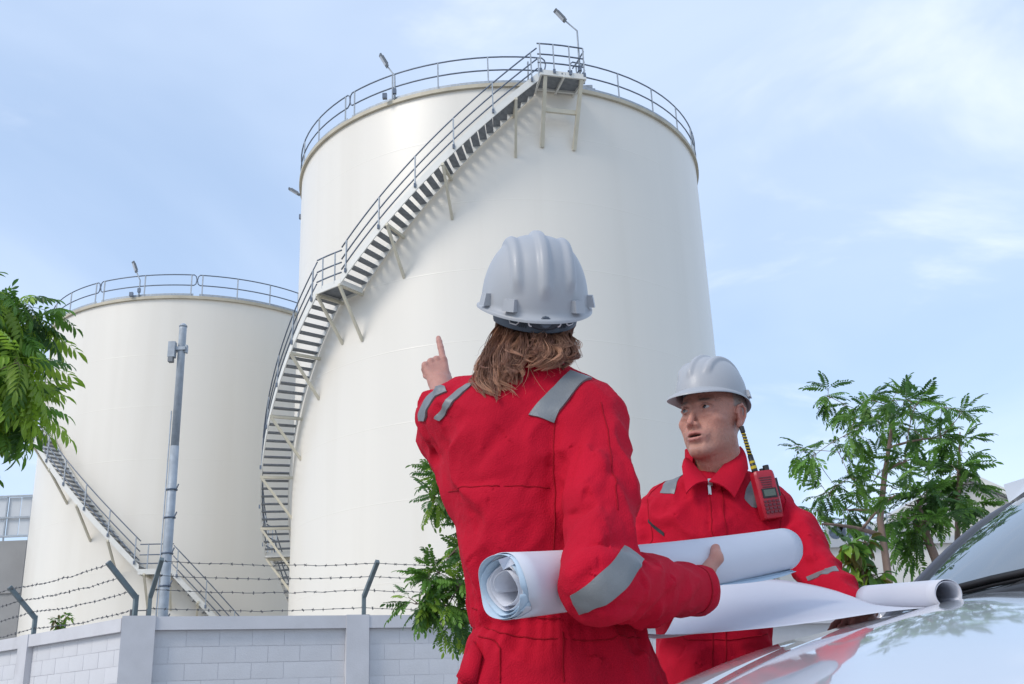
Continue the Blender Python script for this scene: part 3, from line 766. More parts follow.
# bonnet: its own panel with turned-down edges
nx, ny = 26, 30; P = []
for i in range(nx + 1):
    row = []
    for j in range(ny + 1):
        v = -1 + 2 * j / ny; u = i / nx
        yh = .728 - .07 * max(0, (u * 1.65 - .2) / 1.45) ** 3 * .9
        y = v * yh
        xb = .04 - .16 * abs(v) ** 2.2
        x = xb + (1.68 - .12 * abs(v) ** 2.6 - xb) * u
        z = hood_z(x, y) + .004 + .012 * math.exp(-((abs(v) - .62) / .13) ** 2) * (1 - .4 * u)
        if j in (0, ny): z -= .022
        if i == 0: z -= .014
        if i == nx: z -= .03
        row.append((x, y, z))
    P.append(row)
b = MB(); b.grid(P, flip=False); b.build('hood', MC['paint'], car, True)
# cowl
b = MB(); P = []
for v in np.linspace(-1, 1, 21):
    x0 = .05 - .20 * abs(v) ** 2.2
    P.append([(x0 + .015, v * .73, 1.03 - .07 * v * v), (x0 - .02, v * .73, 1.088 - .066 * v * v), (x0 - .09, v * .73, 1.106 - .067 * v * v), (x0 - .16, v * .73, 1.113 - .066 * v * v), (x0 - .2, v * .73, 1.094 - .072 * v * v)])
b.grid(P, flip=True); b.build('cowl', MC['trim'], car, True)
# windscreen
def ws(u, v):
    """u 0 base .. 1 top, v -1..1 across"""
    x0 = -.06 - .27 * abs(v) ** 2.2; x1 = -1.62 - .22 * abs(v) ** 2.2
    w = .75 + (.60 - .75) * u
    z0 = 1.104 - .066 * v * v; z1 = 1.65 - .125 * v * v
    bow = .035 * 4 * u * (1 - u) * .8
    return np.array([x0 + (x1 - x0) * u, v * w, z0 + (z1 - z0) * u + bow])
P = [[ws(u, v) for v in np.linspace(-1, 1, 25)] for u in np.linspace(0, 1, 13)]
b = MB(); b.grid(P); b.build('windscreen', MC['glass'], car, True)
b = MB(); b.grid([[p - np.array([0, 0, .006]) for p in r_] for r_ in P]); b.build('windscreen_lining', MC['cabin'], car, True)
# pillars and roof
for sgn in (1, -1):
    A = [ws(u, sgn) for u in np.linspace(-.06, 1, 12)]
    b = MB()
    P = [[p + np.array(o_) * np.array([1, sgn, 1]) for p in A] for o_ in ((.010, -.012, .004), (.012, -.004, .011), (.0, .010, .012), (-.014, .018, .0), (-.04, .028, -.05), (-.04, .0, -.05), (.010, -.012, .004))]
    b.grid(P, flip=(sgn > 0)); b.build('pillar', MC['gloss_black'], car, True)
    b = MB(); b.grid([[p + np.array(o_) * np.array([1, sgn, 1]) for p in A] for o_ in ((.010, -.034, .004), (.014, -.028, .008), (.014, -.012, .012), (.014, -.010, .008))], flip=(sgn > 0)); b.build('pillar_seal', MC['trim'], car, True)
    # side windows, doors, handles, mirror, wheels
    def sw(x, z): return np.array([x, sgn * (.762 - (z - 1.05) * .37), z])
    for xa, xb, xc, xd in ((-.80, -1.80, -1.80, -1.78), (-1.88, -2.35, -2.35, -1.88), (-2.43, -2.95, -2.75, -2.43)):
        b = MB(); q = [sw(xa, 1.05), sw(xb, 1.05), sw(xc, 1.40), sw(xd, 1.40)]
        b.add(q + [p - np.array([0, sgn * .01, 0]) for p in q], [(0, 1, 2, 3), (7, 6, 5, 4)]); b.build('side_window', MC['glass'], car)
    for x0, x1 in ((-.15, -1.42), (-1.46, -2.5)):
        b = MB(); P = []
        for x in np.linspace(x0, x1, 6):
            P.append([(x, sgn * (y + .006), z) for y, z in side_sec(x)[1:]])
        b.grid(P, flip=(sgn > 0)); d_ = b.build('door', MC['paint'], car, True)
        MB().box((x1 + .2, sgn * .925, .88), (.2, .03, .035)).build('handle', MC['paint'], d_)
    b = MB(); ths = np.linspace(0, 2 * pi, 24, endpoint=False)
    mc_ = np.array([-1.0, sgn * .91, 1.08])
    b.grid([[mc_ + np.array([.10 * q * .6 + .02, sgn * .11 * cos(t) * k, .075 * sin(t) * k]) for t in ths] for q, k in ((-1, .05), (-1, .9), (-.4, 1), (.5, .85), (1, .5), (1.1, .05))], closed_v=True)
    b.bar(mc_ - np.array([0, sgn * .08, .06]), (-.9, sgn * .80, 1.04), .05, .04); b.build('mirror', MC['paint'], car, True)
    for wx in (.42, -2.22):
        c = np.array([wx, sgn * .80, .33])
        b = MB(); b.grid([[c + np.array([q * cos(t), sgn * y, q * sin(t)]) for t in np.linspace(0, 2 * pi, 32, endpoint=False)] for q, y in ((.21, .05), (.23, .10), (.31, .105), (.33, .08), (.33, -.1), (.2, -.1))], closed_v=True)
        t_ = b.build('tyre', MC['rubber'], car, True)
        b = MB()
        for k in range(10):
            a = 2 * pi * k / 10; b.bar(c + np.array([.04 * cos(a), sgn * .085, .04 * sin(a)]), c + np.array([.21 * cos(a), sgn * .07, .21 * sin(a)]), .035, .02, (0, 1, 0))
        b.tube([c + np.array([0, sgn * .05, 0]), c + np.array([0, sgn * .1, 0])], .05, 12); b.tube([c + np.array([.215 * cos(a), sgn * .07, .215 * sin(a)]) for a in np.linspace(0, 2 * pi, 33)[:-1]], .015, 6, closed=True)
        b.build('rim', MC['alloy'], t_, True)
        b = MB(); b.grid([[c + np.array([q * cos(t), sgn * y, q * sin(t)]) for t in np.linspace(-.25, pi + .25, 20)] for q, y in ((.36, .118), (.41, .12), (.42, .10))], flip=sgn > 0); b.build('wheel_arch', MC['trim'], car, True)
    b = MB(); P = []
    for f in np.linspace(0, 1, 7):
        y = .45 + .36 * f; a = y / .83; xe = 1.6 + .20 * (1 - a ** 2.6) - .10 * a * a
        P.append([(xe + .012 - .03 * f, sgn * y, .62 + .02 * f), (xe + .045 - .03 * f, sgn * y, .57), (xe + .05 - .03 * f, sgn * y, .52 + .02 * f)])
    b.grid(P, flip=sgn < 0); b.build('headlight', MC['lampg'], car, True)
    MB().box((-3.4, sgn * .7, .85), (.06, .2, .28)).build('tail_light', MC['lampr'], car)
P = []
for x, z, w in ((-1.60, 1.645, .60), (-1.85, 1.66, .61), (-2.1, 1.655, .62), (-2.5, 1.62, .61), (-2.75, 1.53, .58), (-3.25, 1.07, .7)):
    P.append([(x - (.22 * abs(v) ** 2.2 if x > -1.7 else 0), v * w, z - (.11 if x > -1.7 else .05) * abs(v) ** 2.4) for v in np.linspace(-1, 1, 15)])
b = MB(); b.grid(P)
for sgn in (1, -1):
    b.grid([[(x, sgn * w * 1.0, z - .05), (x, sgn * (w + .03), z - .09)] for x, z, w in ((-1.84, 1.55, .60), (-1.95, 1.60, .61), (-2.1, 1.63, .62), (-2.5, 1.60, .61), (-2.75, 1.51, .58), (-3.2, 1.1, .68))], flip=sgn < 0)
    for x in (-1.84, -2.39): b.bar((x, sgn * .77, 1.03), (x, sgn * .63, 1.42), .09, .03, (1, 0, 0))
b.build('roof', MC['paint'], car, True, autosmooth=50)
b = MB(); P = [[(-3.35 - .08 * (1 - (abs(y) / .9) ** 2), y, z) for z in (.28, .5, .8, 1.04)] for y in np.linspace(-.87, .87, 13)]; b.grid(P, flip=True); b.build('tailgate', MC['paint'], car, True)
# dark slab added across the cabin so that light does not pass straight through
b = MB(); b.box((-1.6, 0, .95), (3.0, 1.5, .1)); b.build('cabin_light_block', MC['cabin'], car)
b = MB()
for k in range(5): b.bar((1.855, -.4, .46 + k * .03), (1.855, .4, .46 + k * .03), .012, .02)
b.build('grille', MC['trim'], car)
b = MB(); b.box((1.86, 0, .38), (.015, .52, .11)); b.build('number_plate', MC['lampg'], car)
# wipers lying along the foot of the glass
for (va, vb, ua, lift) in ((-.86, .0, .0, .016), (-.05, .8, .0, .016)):
    b = MB(); A = [ws(ua + .025 * (1 - f), va + (vb - va) * f) + np.array([.012, 0, lift]) for f in np.linspace(0, 1, 8)]
    b.tube(A, .009, 6); A2 = [p + np.array([-.005, 0, -.012]) for p in A]; b.tube(A2, .006, 5)
    piv = ws(-.08, va + .06) + np.array([.03, 0, 0]); b.bar(piv, A[4], .016, .014); b.tube([piv - (0, 0, .02), piv + (0, 0, .02)], .02, 10)
    b.build('wiper', MC['trim'], car, True)

# ------------------------------------------------------------------ figures: shapes as distance fields, turned into one continuous surface
import openvdb
def smin(a, b, k):
    h = np.clip(.5 + .5 * (b - a) / k, 0, 1); return b + (a - b) * h - k * h * (1 - h)
def smax(a, b, k): return -smin(-a, -b, k)
class Field:
    def __init__(s): s.p = []; s.post = None
    def add(s, fn, c, Rr, k=.012, op='u'): s.p.append((fn, np.asarray(c, float), Rr, k, op)); return s
    def cone(s, a, b, r1, r2, k=.012, op='u'):
        a = np.asarray(a, float); b = np.asarray(b, float); ab = b - a; L2 = ab @ ab + 1e-12
        def fn(p):
            t = np.clip(((p - a) @ ab) / L2, 0, 1); q = p - a - t[:, None] * ab
            return np.sqrt((q * q).sum(1)) - (r1 + (r2 - r1) * t)
        return s.add(fn, (a + b) / 2, np.sqrt(L2) / 2 + max(r1, r2), k, op)
    def chain(s, pts, rs, k=.012, k0=None, op='u'):
        for i in range(len(pts) - 1): s.cone(pts[i], pts[i + 1], rs[i], rs[i + 1], k0 if (i == 0 and k0) else k, op)
        return s
    def ell(s, c, r, A=None, k=.012, op='u'):
        c = np.asarray(c, float); r = np.asarray(r, float); A = np.eye(3) if A is None else A      # rows of A: axes
        def fn(p):
            q = (p - c) @ A.T; k0 = np.sqrt(((q / r) ** 2).sum(1)); k1 = np.sqrt(((q / r ** 2) ** 2).sum(1)) + 1e-9
            return k0 * (k0 - 1) / k1
        return s.add(fn, c, r.max(), k, op)
    def ev(s, p, bc=None, br=0):
        d = np.full(len(p), .5)
        for fn, c, Rr, k, op in s.p:
            if bc is not None and np.linalg.norm(c - bc) > Rr + br + k + .03: continue
            e = fn(p)
            if op == 'u': d = smin(d, e, k)
            elif op == 's': d = smax(d, -e, k)
            elif op == 'd': d = d + e
        if s.post is not None: d = s.post(p, d)
        return d
    def grad(s, p, h=.002):
        g = np.stack([s.ev(p + np.eye(3)[i] * h) - s.ev(p - np.eye(3)[i] * h) for i in range(3)], 1)
        return g / (np.linalg.norm(g, axis=1)[:, None] + 1e-9)
    def project(s, p, off=.001, it=7):
        p = np.array(p, float)
        for _ in range(it): p = p - s.grad(p) * np.clip((s.ev(p) - off) * .85, -.03, .03)[:, None]
        return p
    def hit(s, pix, off=.001, tmin=1.2, tmax=5.0):
        """where the sight line through a spot of the photograph meets the surface"""
        pix = np.asarray(pix, float)
        d = np.array([ray(*q) for q in pix]); d /= np.linalg.norm(d, axis=1)[:, None]; o = np.array([0, 0, CAM_H]); t = np.full(len(d), tmin)
        best = t.copy(); be = np.full(len(t), 9.0)
        for _ in range(150):
            e = s.ev(o + d * t[:, None]) - off; up = np.abs(e) < be; best = np.where(up, t, best); be = np.where(up, np.abs(e), be)
            t = np.minimum(t + np.clip(e * .7, -.05, .05), tmax)
        return s.project(o + d * best[:, None], off)
    def mesh(s, name, lo, hi, vox, material, B=12):
        lo = np.asarray(lo, float); n = np.ceil((np.asarray(hi) - lo) / (vox * B)).astype(int)
        I = np.stack(np.meshgrid(*[np.arange(k) for k in n], indexing='ij'), -1).reshape(-1, 3)
        cc = lo + (I * B + (B - 1) / 2) * vox; hd = vox * B * .87
        d = np.concatenate([s.ev(cc[i:i + 20000]) for i in range(0, len(cc), 20000)])
        g = openvdb.FloatGrid(1.0); off = np.stack(np.meshgrid(*[np.arange(B)] * 3, indexing='ij'), -1).reshape(-1, 3) * vox
        near = np.abs(d) < hd + .02
        for i in np.nonzero(near)[0]:
            e = s.ev(lo + I[i] * B * vox + off, cc[i], hd); g.copyFromArray(e.reshape(B, B, B), ijk=tuple(int(x) for x in I[i] * B))
        for i in np.nonzero(~near & (d < 0))[0]:
            g.fill(tuple(int(x) for x in I[i] * B), tuple(int(x) for x in I[i] * B + B - 1), -1.0)
        V, Q = g.convertToQuads(isovalue=0.0)
        V = np.asarray(V, float) * vox + lo; Q = np.asarray(Q)[:, ::-1]
        return quad_mesh(name, V, Q, material)
def quad_mesh(name, V, Q, material):
    me = bpy.data.meshes.new(name); me.vertices.add(len(V)); me.vertices.foreach_set('co', V.astype(np.float32).ravel())
    me.loops.add(len(Q) * 4); me.polygons.add(len(Q))
    me.loops.foreach_set('vertex_index', Q.astype(np.int32).ravel()); me.polygons.foreach_set('loop_start', np.arange(0, len(Q) * 4, 4, dtype=np.int32))
    me.update(calc_edges=True); me.validate()
    me.polygons.foreach_set('use_smooth', np.ones(len(me.polygons), bool)); me.materials.append(material); me.update()
    return me
def colour(me, C, name='tint'):
    a = me.color_attributes.new(name, 'FLOAT_COLOR', 'POINT'); n = len(me.vertices)
    a.data.foreach_set('color', np.concatenate([C, np.ones((n, 1))], 1).astype(np.float32).ravel())
class Waves:
    """smooth wandering noise for cloth and skin"""
    def __init__(s, seed, wl, n=7):
        r_ = np.random.RandomState(seed); D = r_.normal(size=(n, 3)); D /= np.linalg.norm(D, axis=1)[:, None]
        s.K = D * (2 * pi / (wl * r_.uniform(.7, 1.5, n)))[:, None]; s.ph = r_.uniform(0, 6.28, n); s.n = n
    def __call__(s, p):
        a = p @ s.K.T + s.ph; a = a + 1.1 * np.sin(np.roll(a, 1, 1) * .6)
        return np.sin(a).sum(1) / math.sqrt(s.n)
def folds(L, F):
    """list of (spot, spot, width, height) seen in the photograph: a soft crease on the cloth between the two spots (negative height = a valley)"""
    H = F.hit([q for a, b, w, h in L for q in (a, ((a[0] + b[0]) / 2, (a[1] + b[1]) / 2), b)], 0.0, tmax=6).reshape(len(L), 3, 3)
    S_ = [(H[i, j], H[i, j + 1], L[i][2], L[i][3], j) for i in range(len(L)) for j in (0, 1)]
    def fn(p):
        out = np.zeros(len(p)); c = p.mean(0); rad = np.linalg.norm(p - c, axis=1).max()
        for a, b, w, h, j in S_:
            ab = b - a; l2 = ab @ ab
            if np.linalg.norm((a + b) / 2 - c) > rad + math.sqrt(l2) / 2 + w * 3.5: continue
            tt = ((p - a) @ ab) / l2; t = np.clip(tt, 0, 1); q = p - a - t[:, None] * ab
            out += h * np.exp(-((q * q).sum(1) / (w * w) + 1e-4) ** .70) * (.04 + .96 * np.sin(pi * np.clip((t + j) / 2, .0, 1.0))) * (1.0 if 1 else 0) * np.where((tt < 0) & (j == 1) | (tt > 1) & (j == 0), .0, 1.0)
        return out
    return fn
def creases(L):
    def fn(p):
        out = np.zeros(len(p))
        for a, b, w, h in L:
            ab = b - a; t = np.clip(((p - a) @ ab) / (ab @ ab), 0, 1); q = p - a - t[:, None] * ab; out += h * np.exp(-(q * q).sum(1) / (w * w))
        return out
    return fn
def torso_fn(rows, n=2.5, yaw=0.0):
    """rows: (pixel left, pixel right, pixel y, Y of the axis, half depth) from low to high"""
    Zs, cx, cy, hw, hd = [], [], [], [], []
    for l, r_, py, Y, dp in rows:
        a, b = at(l, py, Y), at(r_, py, Y); Zs.append((a[2] + b[2]) / 2); cx.append((a[0] + b[0]) / 2); cy.append(Y); hw.append((b[0] - a[0]) / 2); hd.append(dp)
    Zs = np.array(Zs); o = np.argsort(Zs); Zs = Zs[o]; cx, cy, hw, hd = [np.array(k)[o] for k in (cx, cy, hw, hd)]
    zz = np.linspace(Zs[0], Zs[-1], 60); ker = np.array([1, 2, 3, 4, 3, 2, 1]) / 16
    def sm(v):
        w = np.interp(zz, Zs, v); return np.convolve(np.pad(w, 3, mode='edge'), ker, 'valid')
    cx, cy, hw, hd = [sm(k) for k in (cx, cy, hw, hd)]
    c_, s_ = cos(yaw), sin(yaw)
    def fn(p):
        z = p[:, 2]; w = np.interp(z, zz, hw); dd = np.interp(z, zz, hd); x = p[:, 0] - np.interp(z, zz, cx); y = p[:, 1] - np.interp(z, zz, cy)
        x, y = x * c_ + y * s_, -x * s_ + y * c_
        q = (np.abs(x / w) ** n + np.abs(y / dd) ** n) ** (1 / n)
        d = (q - 1) * np.minimum(w, dd)
        return smax(d, np.maximum(z - zz[-1], zz[0] - z), .03)
    C = np.array([cx.mean(), cy.mean(), zz.mean()])
    return fn, C, np.hypot((zz[-1] - zz[0]) / 2, hw.max() + .05)
def frame(o, fwd, up):
    """rows: right, forward, up"""
    f = uniq(fwd); r_ = uniq(np.cross(f, up)); return np.asarray(o, float), np.stack([r_, f, np.cross(r_, f)])
def head(F, O, A, s=1.0, male=True, mouth=.0045):
    """a head with brow, sockets, nose, lips, chin and ears; local x right, y forward, z up, eyes at z = 0"""
    L = lambda x, y, z: O + (np.array([x, y, z]) * s) @ A
    def E(c, r, k=.012, op='u', rot=None): F.ell(L(*c), np.array(r) * s, A if rot is None else rot @ A, k * s, op)
    def Cn(a, b, r1, r2, k=.012, op='u'): F.cone(L(*a), L(*b), r1 * s, r2 * s, k * s, op)
    E((0, -.018, .032), (.076, .098, .088)); E((0, .026, -.012), (.062, .064, .096), .03)
    j = 1.0 if male else .92
    for q in (-1, 1):
        Cn((q * .045 * j, .004, -.070), (q * .016, .068, -.112), .0165, .0140, .030)
        E((q * .046, .055, -.030), (.020, .022, .013), .022)                                   # cheekbone
        Cn((q * .016, .0865, .017), (q * .046, .074, .0185), .0062, .0052, .010)              # brow ridge
        E((q * .033, .100, -.002), (.019, .0165, .013), .010, 's')                             # socket
        E((q * .032, .0735, -.001), (.0152, .0138, .0140), .003)                              # lids over the eyeball
        E((q * .0325, .0885, -.0012), (.0138, .0120, .0049), .0018, 's')                       # eye opening
        Cn((q * .0175, .0835, -.0025), (q * .031, .0905, .0066), .0019, .0026, .0025); Cn((q * .031, .0905, .0066), (q * .048, .0785, .000), .0026, .0020, .0025)   # upper lid fold
        Cn((q * .018, .0835, -.005), (q * .033, .0868, -.0098), .0012, .0015, .003); Cn((q * .033, .0868, -.0098), (q * .047, .079, -.003), .0015, .0012, .003)
        E((q * .037, .044, -.058), (.017, .024, .030), .03); E((q * .033, .080, -.021), (.013, .006, .005), .010)                                   # under-eye fullness
        E((q * .0115, .0985, -.0490), (.0068, .0095, .0068), .005)                            # wing of the nose
        E((q * .0060, .1045, -.0565), (.0034, .006, .0034), .003, 's')
        Cn((q * .0175, .0935, -.046), (q * .033, .077, -.080), .0020, .0016, .007, 's')        # fold from nose to mouth
        er = np.array([[cos(.35 * q), -sin(.35 * q), 0], [sin(.35 * q), cos(.35 * q), 0], [0, 0, 1]])
        E((q * .0755, -.012, -.012), (.0075, .018, .031), .008, rot=er); E((q * .0830, -.010, -.010), (.006, .010, .019), .004, 's', er)
        E((q * .0765, -.004, -.038), (.006, .008, .009), .006)
        pts = [(.076, .006, -.006), (.082, .003, .012), (.0845, -.010, .019), (.0845, -.025, .010), (.0825, -.027, -.010), (.079, -.017, -.032)]
        for a, b in zip(pts[:-1], pts[1:]): Cn((q * a[0], a[1], a[2]), (q * b[0], b[1], b[2]), .0032, .0032, .004)
    Cn((0, .0845, .008), (0, .1035, -.030), .0062, .0070, .010); Cn((0, .1035, -.030), (0, .1105, -.045), .0070, .0088, .006)   # nose
    E((0, .077, -.072), (.031, .018, .026), .02)                                               # mouth mound
    up = [(-.0275, .0815, -.0765), (-.012, .0935, -.0718), (-.005, .0965, -.0698), (0, .0962, -.0705), (.005, .0965, -.0698), (.012, .0935, -.0718), (.0275, .0815, -.0765)]
    for a, b in zip(up[:-1], up[1:]): Cn(a, b, .0036, .0038, .004)
    lo = [(-.026, .0815, -.0785), (-.012, .0920, -.0845), (0, .0945, -.0860), (.012, .0920, -.0845), (.026, .0815, -.0785)]
    for a, b in zip(lo[:-1], lo[1:]): Cn(a, b, .0042, .0048, .004)
    E((0, .0965, -.0775), (.0225, .013, mouth), .0025, 's')
    E((0, .0725, -.111), (.021, .021, .016), .014)                                              # chin
    Cn((-.014, .089, -.099), (.014, .089, -.099), .0035, .0035, .010, 's')
    Cn((0, -.022, -.06), (0, -.040, -.135), .047, .050, .03); Cn((0, -.040, -.135), (0, -.055, -.20), .050, .058, .03)
    E((0, .008, -.140), (.011, .013, .016), .02)                                                # throat
    return L
def hand(F, O, X, Zb, side, curls, thumb, s=1.0, spread=.06):
    """O wrist, X towards the fingers, Zb back of the hand, side +1 puts the thumb at +Y of the local frame; returns local->world"""
    X = uniq(X); Y = uniq(np.cross(Zb, X)); Z = np.cross(X, Y); A = np.stack([X, Y * side, Z])
    L = lambda v: O + (np.asarray(v, float) * s) @ A
    lens = [(.042, .026, .020), (.046, .030, .021), (.043, .028, .020), (.034, .021, .018)]
    ys = [.028, .009, -.010, -.028]; kn = [.088, .092, .087, .078]; rr = [.0098, .0100, .0095, .0085]
    F.cone(L((-.05, 0, 0)), L((.01, 0, 0)), .026 * s, .025 * s, .02)
    for i in range(4):
        F.cone(L((.012, ys[i] * .6, -.002)), L((kn[i] - .006, ys[i], .000)), .0165 * s, .0112 * s, .010 * s)
        F.ell(L((kn[i] - .003, ys[i], .0050)), np.array([.0095, .0090, .0090]) * s, A, .006 * s)
        p = np.array([kn[i], ys[i], .002]); ang = 0.0; yaw = spread * (1.5 - i); pts = [p]
        for l, c in zip(lens[i], curls[i]):
            ang += c; p = p + l * np.array([cos(ang) * cos(yaw), cos(ang) * sin(yaw), -sin(ang)]); pts.append(p)
        r0 = rr[i] * s
        F.cone(L(pts[0]), L(pts[1]), r0 * 1.02, r0 * .93, .005 * s); F.cone(L(pts[1]), L(pts[2]), r0 * 1.0, r0 * .86, .0022); F.cone(L(pts[2]), L(pts[3]), r0 * .90, r0 * .72, .0022)
    if thumb:
        F.cone(L((.02, .02, -.012)), L(thumb[0]), .017 * s, .0125 * s, .014 * s); F.cone(L(thumb[0]), L(thumb[1]), .0118 * s, .0105 * s, .004); F.cone(L(thumb[1]), L(thumb[2]), .0108 * s, .0082 * s, .003)
    return L
def strip(F, A, B, name, material, parent, off=.0015, n=24, thick=.0012, m=6):
    """a sewn-on band: A and B are the two edges (lists of points); the sheet is laid onto the surface F"""
    A = np.asarray(A, float); B = np.asarray(B, float)
    def rs(P):
        s_ = np.concatenate([[0], np.cumsum(np.linalg.norm(np.diff(P, axis=0), axis=1))]); t = np.linspace(0, s_[-1], n)
        return np.stack([np.interp(t, s_, P[:, i]) for i in range(3)], 1)
    A, B = rs(A), rs(B); P = np.stack([A + (B - A) * f for f in np.linspace(0, 1, m)], 1)
    Q = F.project(P.reshape(-1, 3), off).reshape(n, m, 3)
    for _ in range(5):                                   # stiff tape bridges the small creases
        W_ = np.pad(Q, ((1, 1), (1, 1), (0, 0)), mode='reflect', reflect_type='odd'); Q = (W_[:-2, 1:-1] + W_[2:, 1:-1] + W_[1:-1, :-2] + W_[1:-1, 2:] + 2 * Q) / 6
    for _ in range(3):
        q = Q.reshape(-1, 3); e = F.ev(q); Q = (q + F.grad(q) * np.clip(off - e, 0, .01)[:, None]).reshape(n, m, 3)
    Q0 = F.project(P.reshape(-1, 3), off - thick - .003).reshape(n, m, 3)
    b = MB(); nr = np.cross(Q[1, 0] - Q[0, 0], Q[0, 1] - Q[0, 0]); fl = (nr @ F.grad(Q[0, :1])[0]) < 0
    b.grid(Q, flip=fl)
    edge = list(Q[:, 0]) + list(Q[-1, 1:]) + list(Q[::-1, -1][1:]) + list(Q[0, ::-1][1:-1]); e0 = list(Q0[:, 0]) + list(Q0[-1, 1:]) + list(Q0[::-1, -1][1:]) + list(Q0[0, ::-1][1:-1])
    b.grid([edge, e0], closed_v=True, flip=fl)
    return b.build(name, material, parent, True, autosmooth=50)
def band(F, c, ax, w, r_, name, material, parent, n=48, a0=0, a1=2 * pi, off=.0018):
    """a band that goes round a limb at c, across the direction ax"""
    ax = uniq(ax); x = uniq(np.cross(ax, (0, 0, 1)) if abs(ax[2]) < .9 else np.cross(ax, (1, 0, 0))); y = np.cross(ax, x); c = np.asarray(c, float)
    tt = np.linspace(a0, a1, n)
    mk = lambda s_: np.array([c + ax * s_ + r_ * (cos(t) * x + sin(t) * y) for t in tt])
    return strip(F, mk(-w / 2), mk(w / 2), name, material, parent, off, n, m=4)
def seam(F, pts, name, material, parent, r_=.0016, n=40, off=.0004):
    P = np.asarray(pts, float); s_ = np.concatenate([[0], np.cumsum(np.linalg.norm(np.diff(P, axis=0), axis=1))]); t = np.linspace(0, s_[-1], n)
    P = F.project(np.stack([np.interp(t, s_, P[:, i]) for i in range(3)], 1), off)
    b = MB(); b.tube(P, r_, 5); return b.build(name, material, parent, True)

MP = dict(
    red=mat('red_cotton', (0.53, 0.004, 0.026), 0.85, 0.2, var=0.14, vscale=7, bump=0.35, bscale=380, dirt=0.22, dscale=5, dcol=(0.30, 0.004, 0.018)),
    red_seam=mat('red_seam', (0.33, 0.003, 0.014), 0.85, 0.2, bump=0.3, bscale=500),
    tape=mat('reflective_tape', (0.20, 0.212, 0.22), 0.45, 0.5, 0.25, var=0.10, vscale=25, bump=0.12, bscale=300),
    shell=mat('white_helmet', (0.40, 0.41, 0.43), 0.42, 0.4, var=0.05, vscale=9, coat=0.05, dirt=0.10, dscale=22, dcol=(.42, .42, .42)),
    band=mat('slate_band', (0.085, 0.105, 0.135), 0.55, 0.4, var=0.25, vscale=25),
    knob=mat('dark_knob', (0.035, 0.042, 0.055), 0.5, 0.4),
    clip=mat('white_clip', (0.7, 0.7, 0.72), 0.4),
    hair=mat('hair', (0.2, 0.11, 0.06), 0.42, 0.5, attr='tint'),
    skin=mat('skin', (0.5, 0.3, 0.22), 0.48, 0.45, attr='tint', bump=0.3, bscale=420),
    eye=mat('eye', (0.7, 0.68, 0.65), 0.12, 0.5, attr='tint'),
    zipm=mat('zip_metal', (0.5, 0.5, 0.5), 0.3, 0.5, 0.9),
    dark=mat('dark_zip', (0.02, 0.02, 0.025), 0.6),
    boot=mat('black_boot', (0.03, 0.028, 0.026), 0.5, var=0.3, vscale=20),
    shirt=mat('grey_undershirt', (0.33, 0.37, 0.43), 0.8),
)
b_ = MP['skin'].node_tree.nodes['Principled BSDF']; b_.inputs['Subsurface Weight'].default_value = 0.12; b_.inputs['Subsurface Radius'].default_value = (.012, .005, .003); b_.inputs['Subsurface Scale'].default_value = 1.0

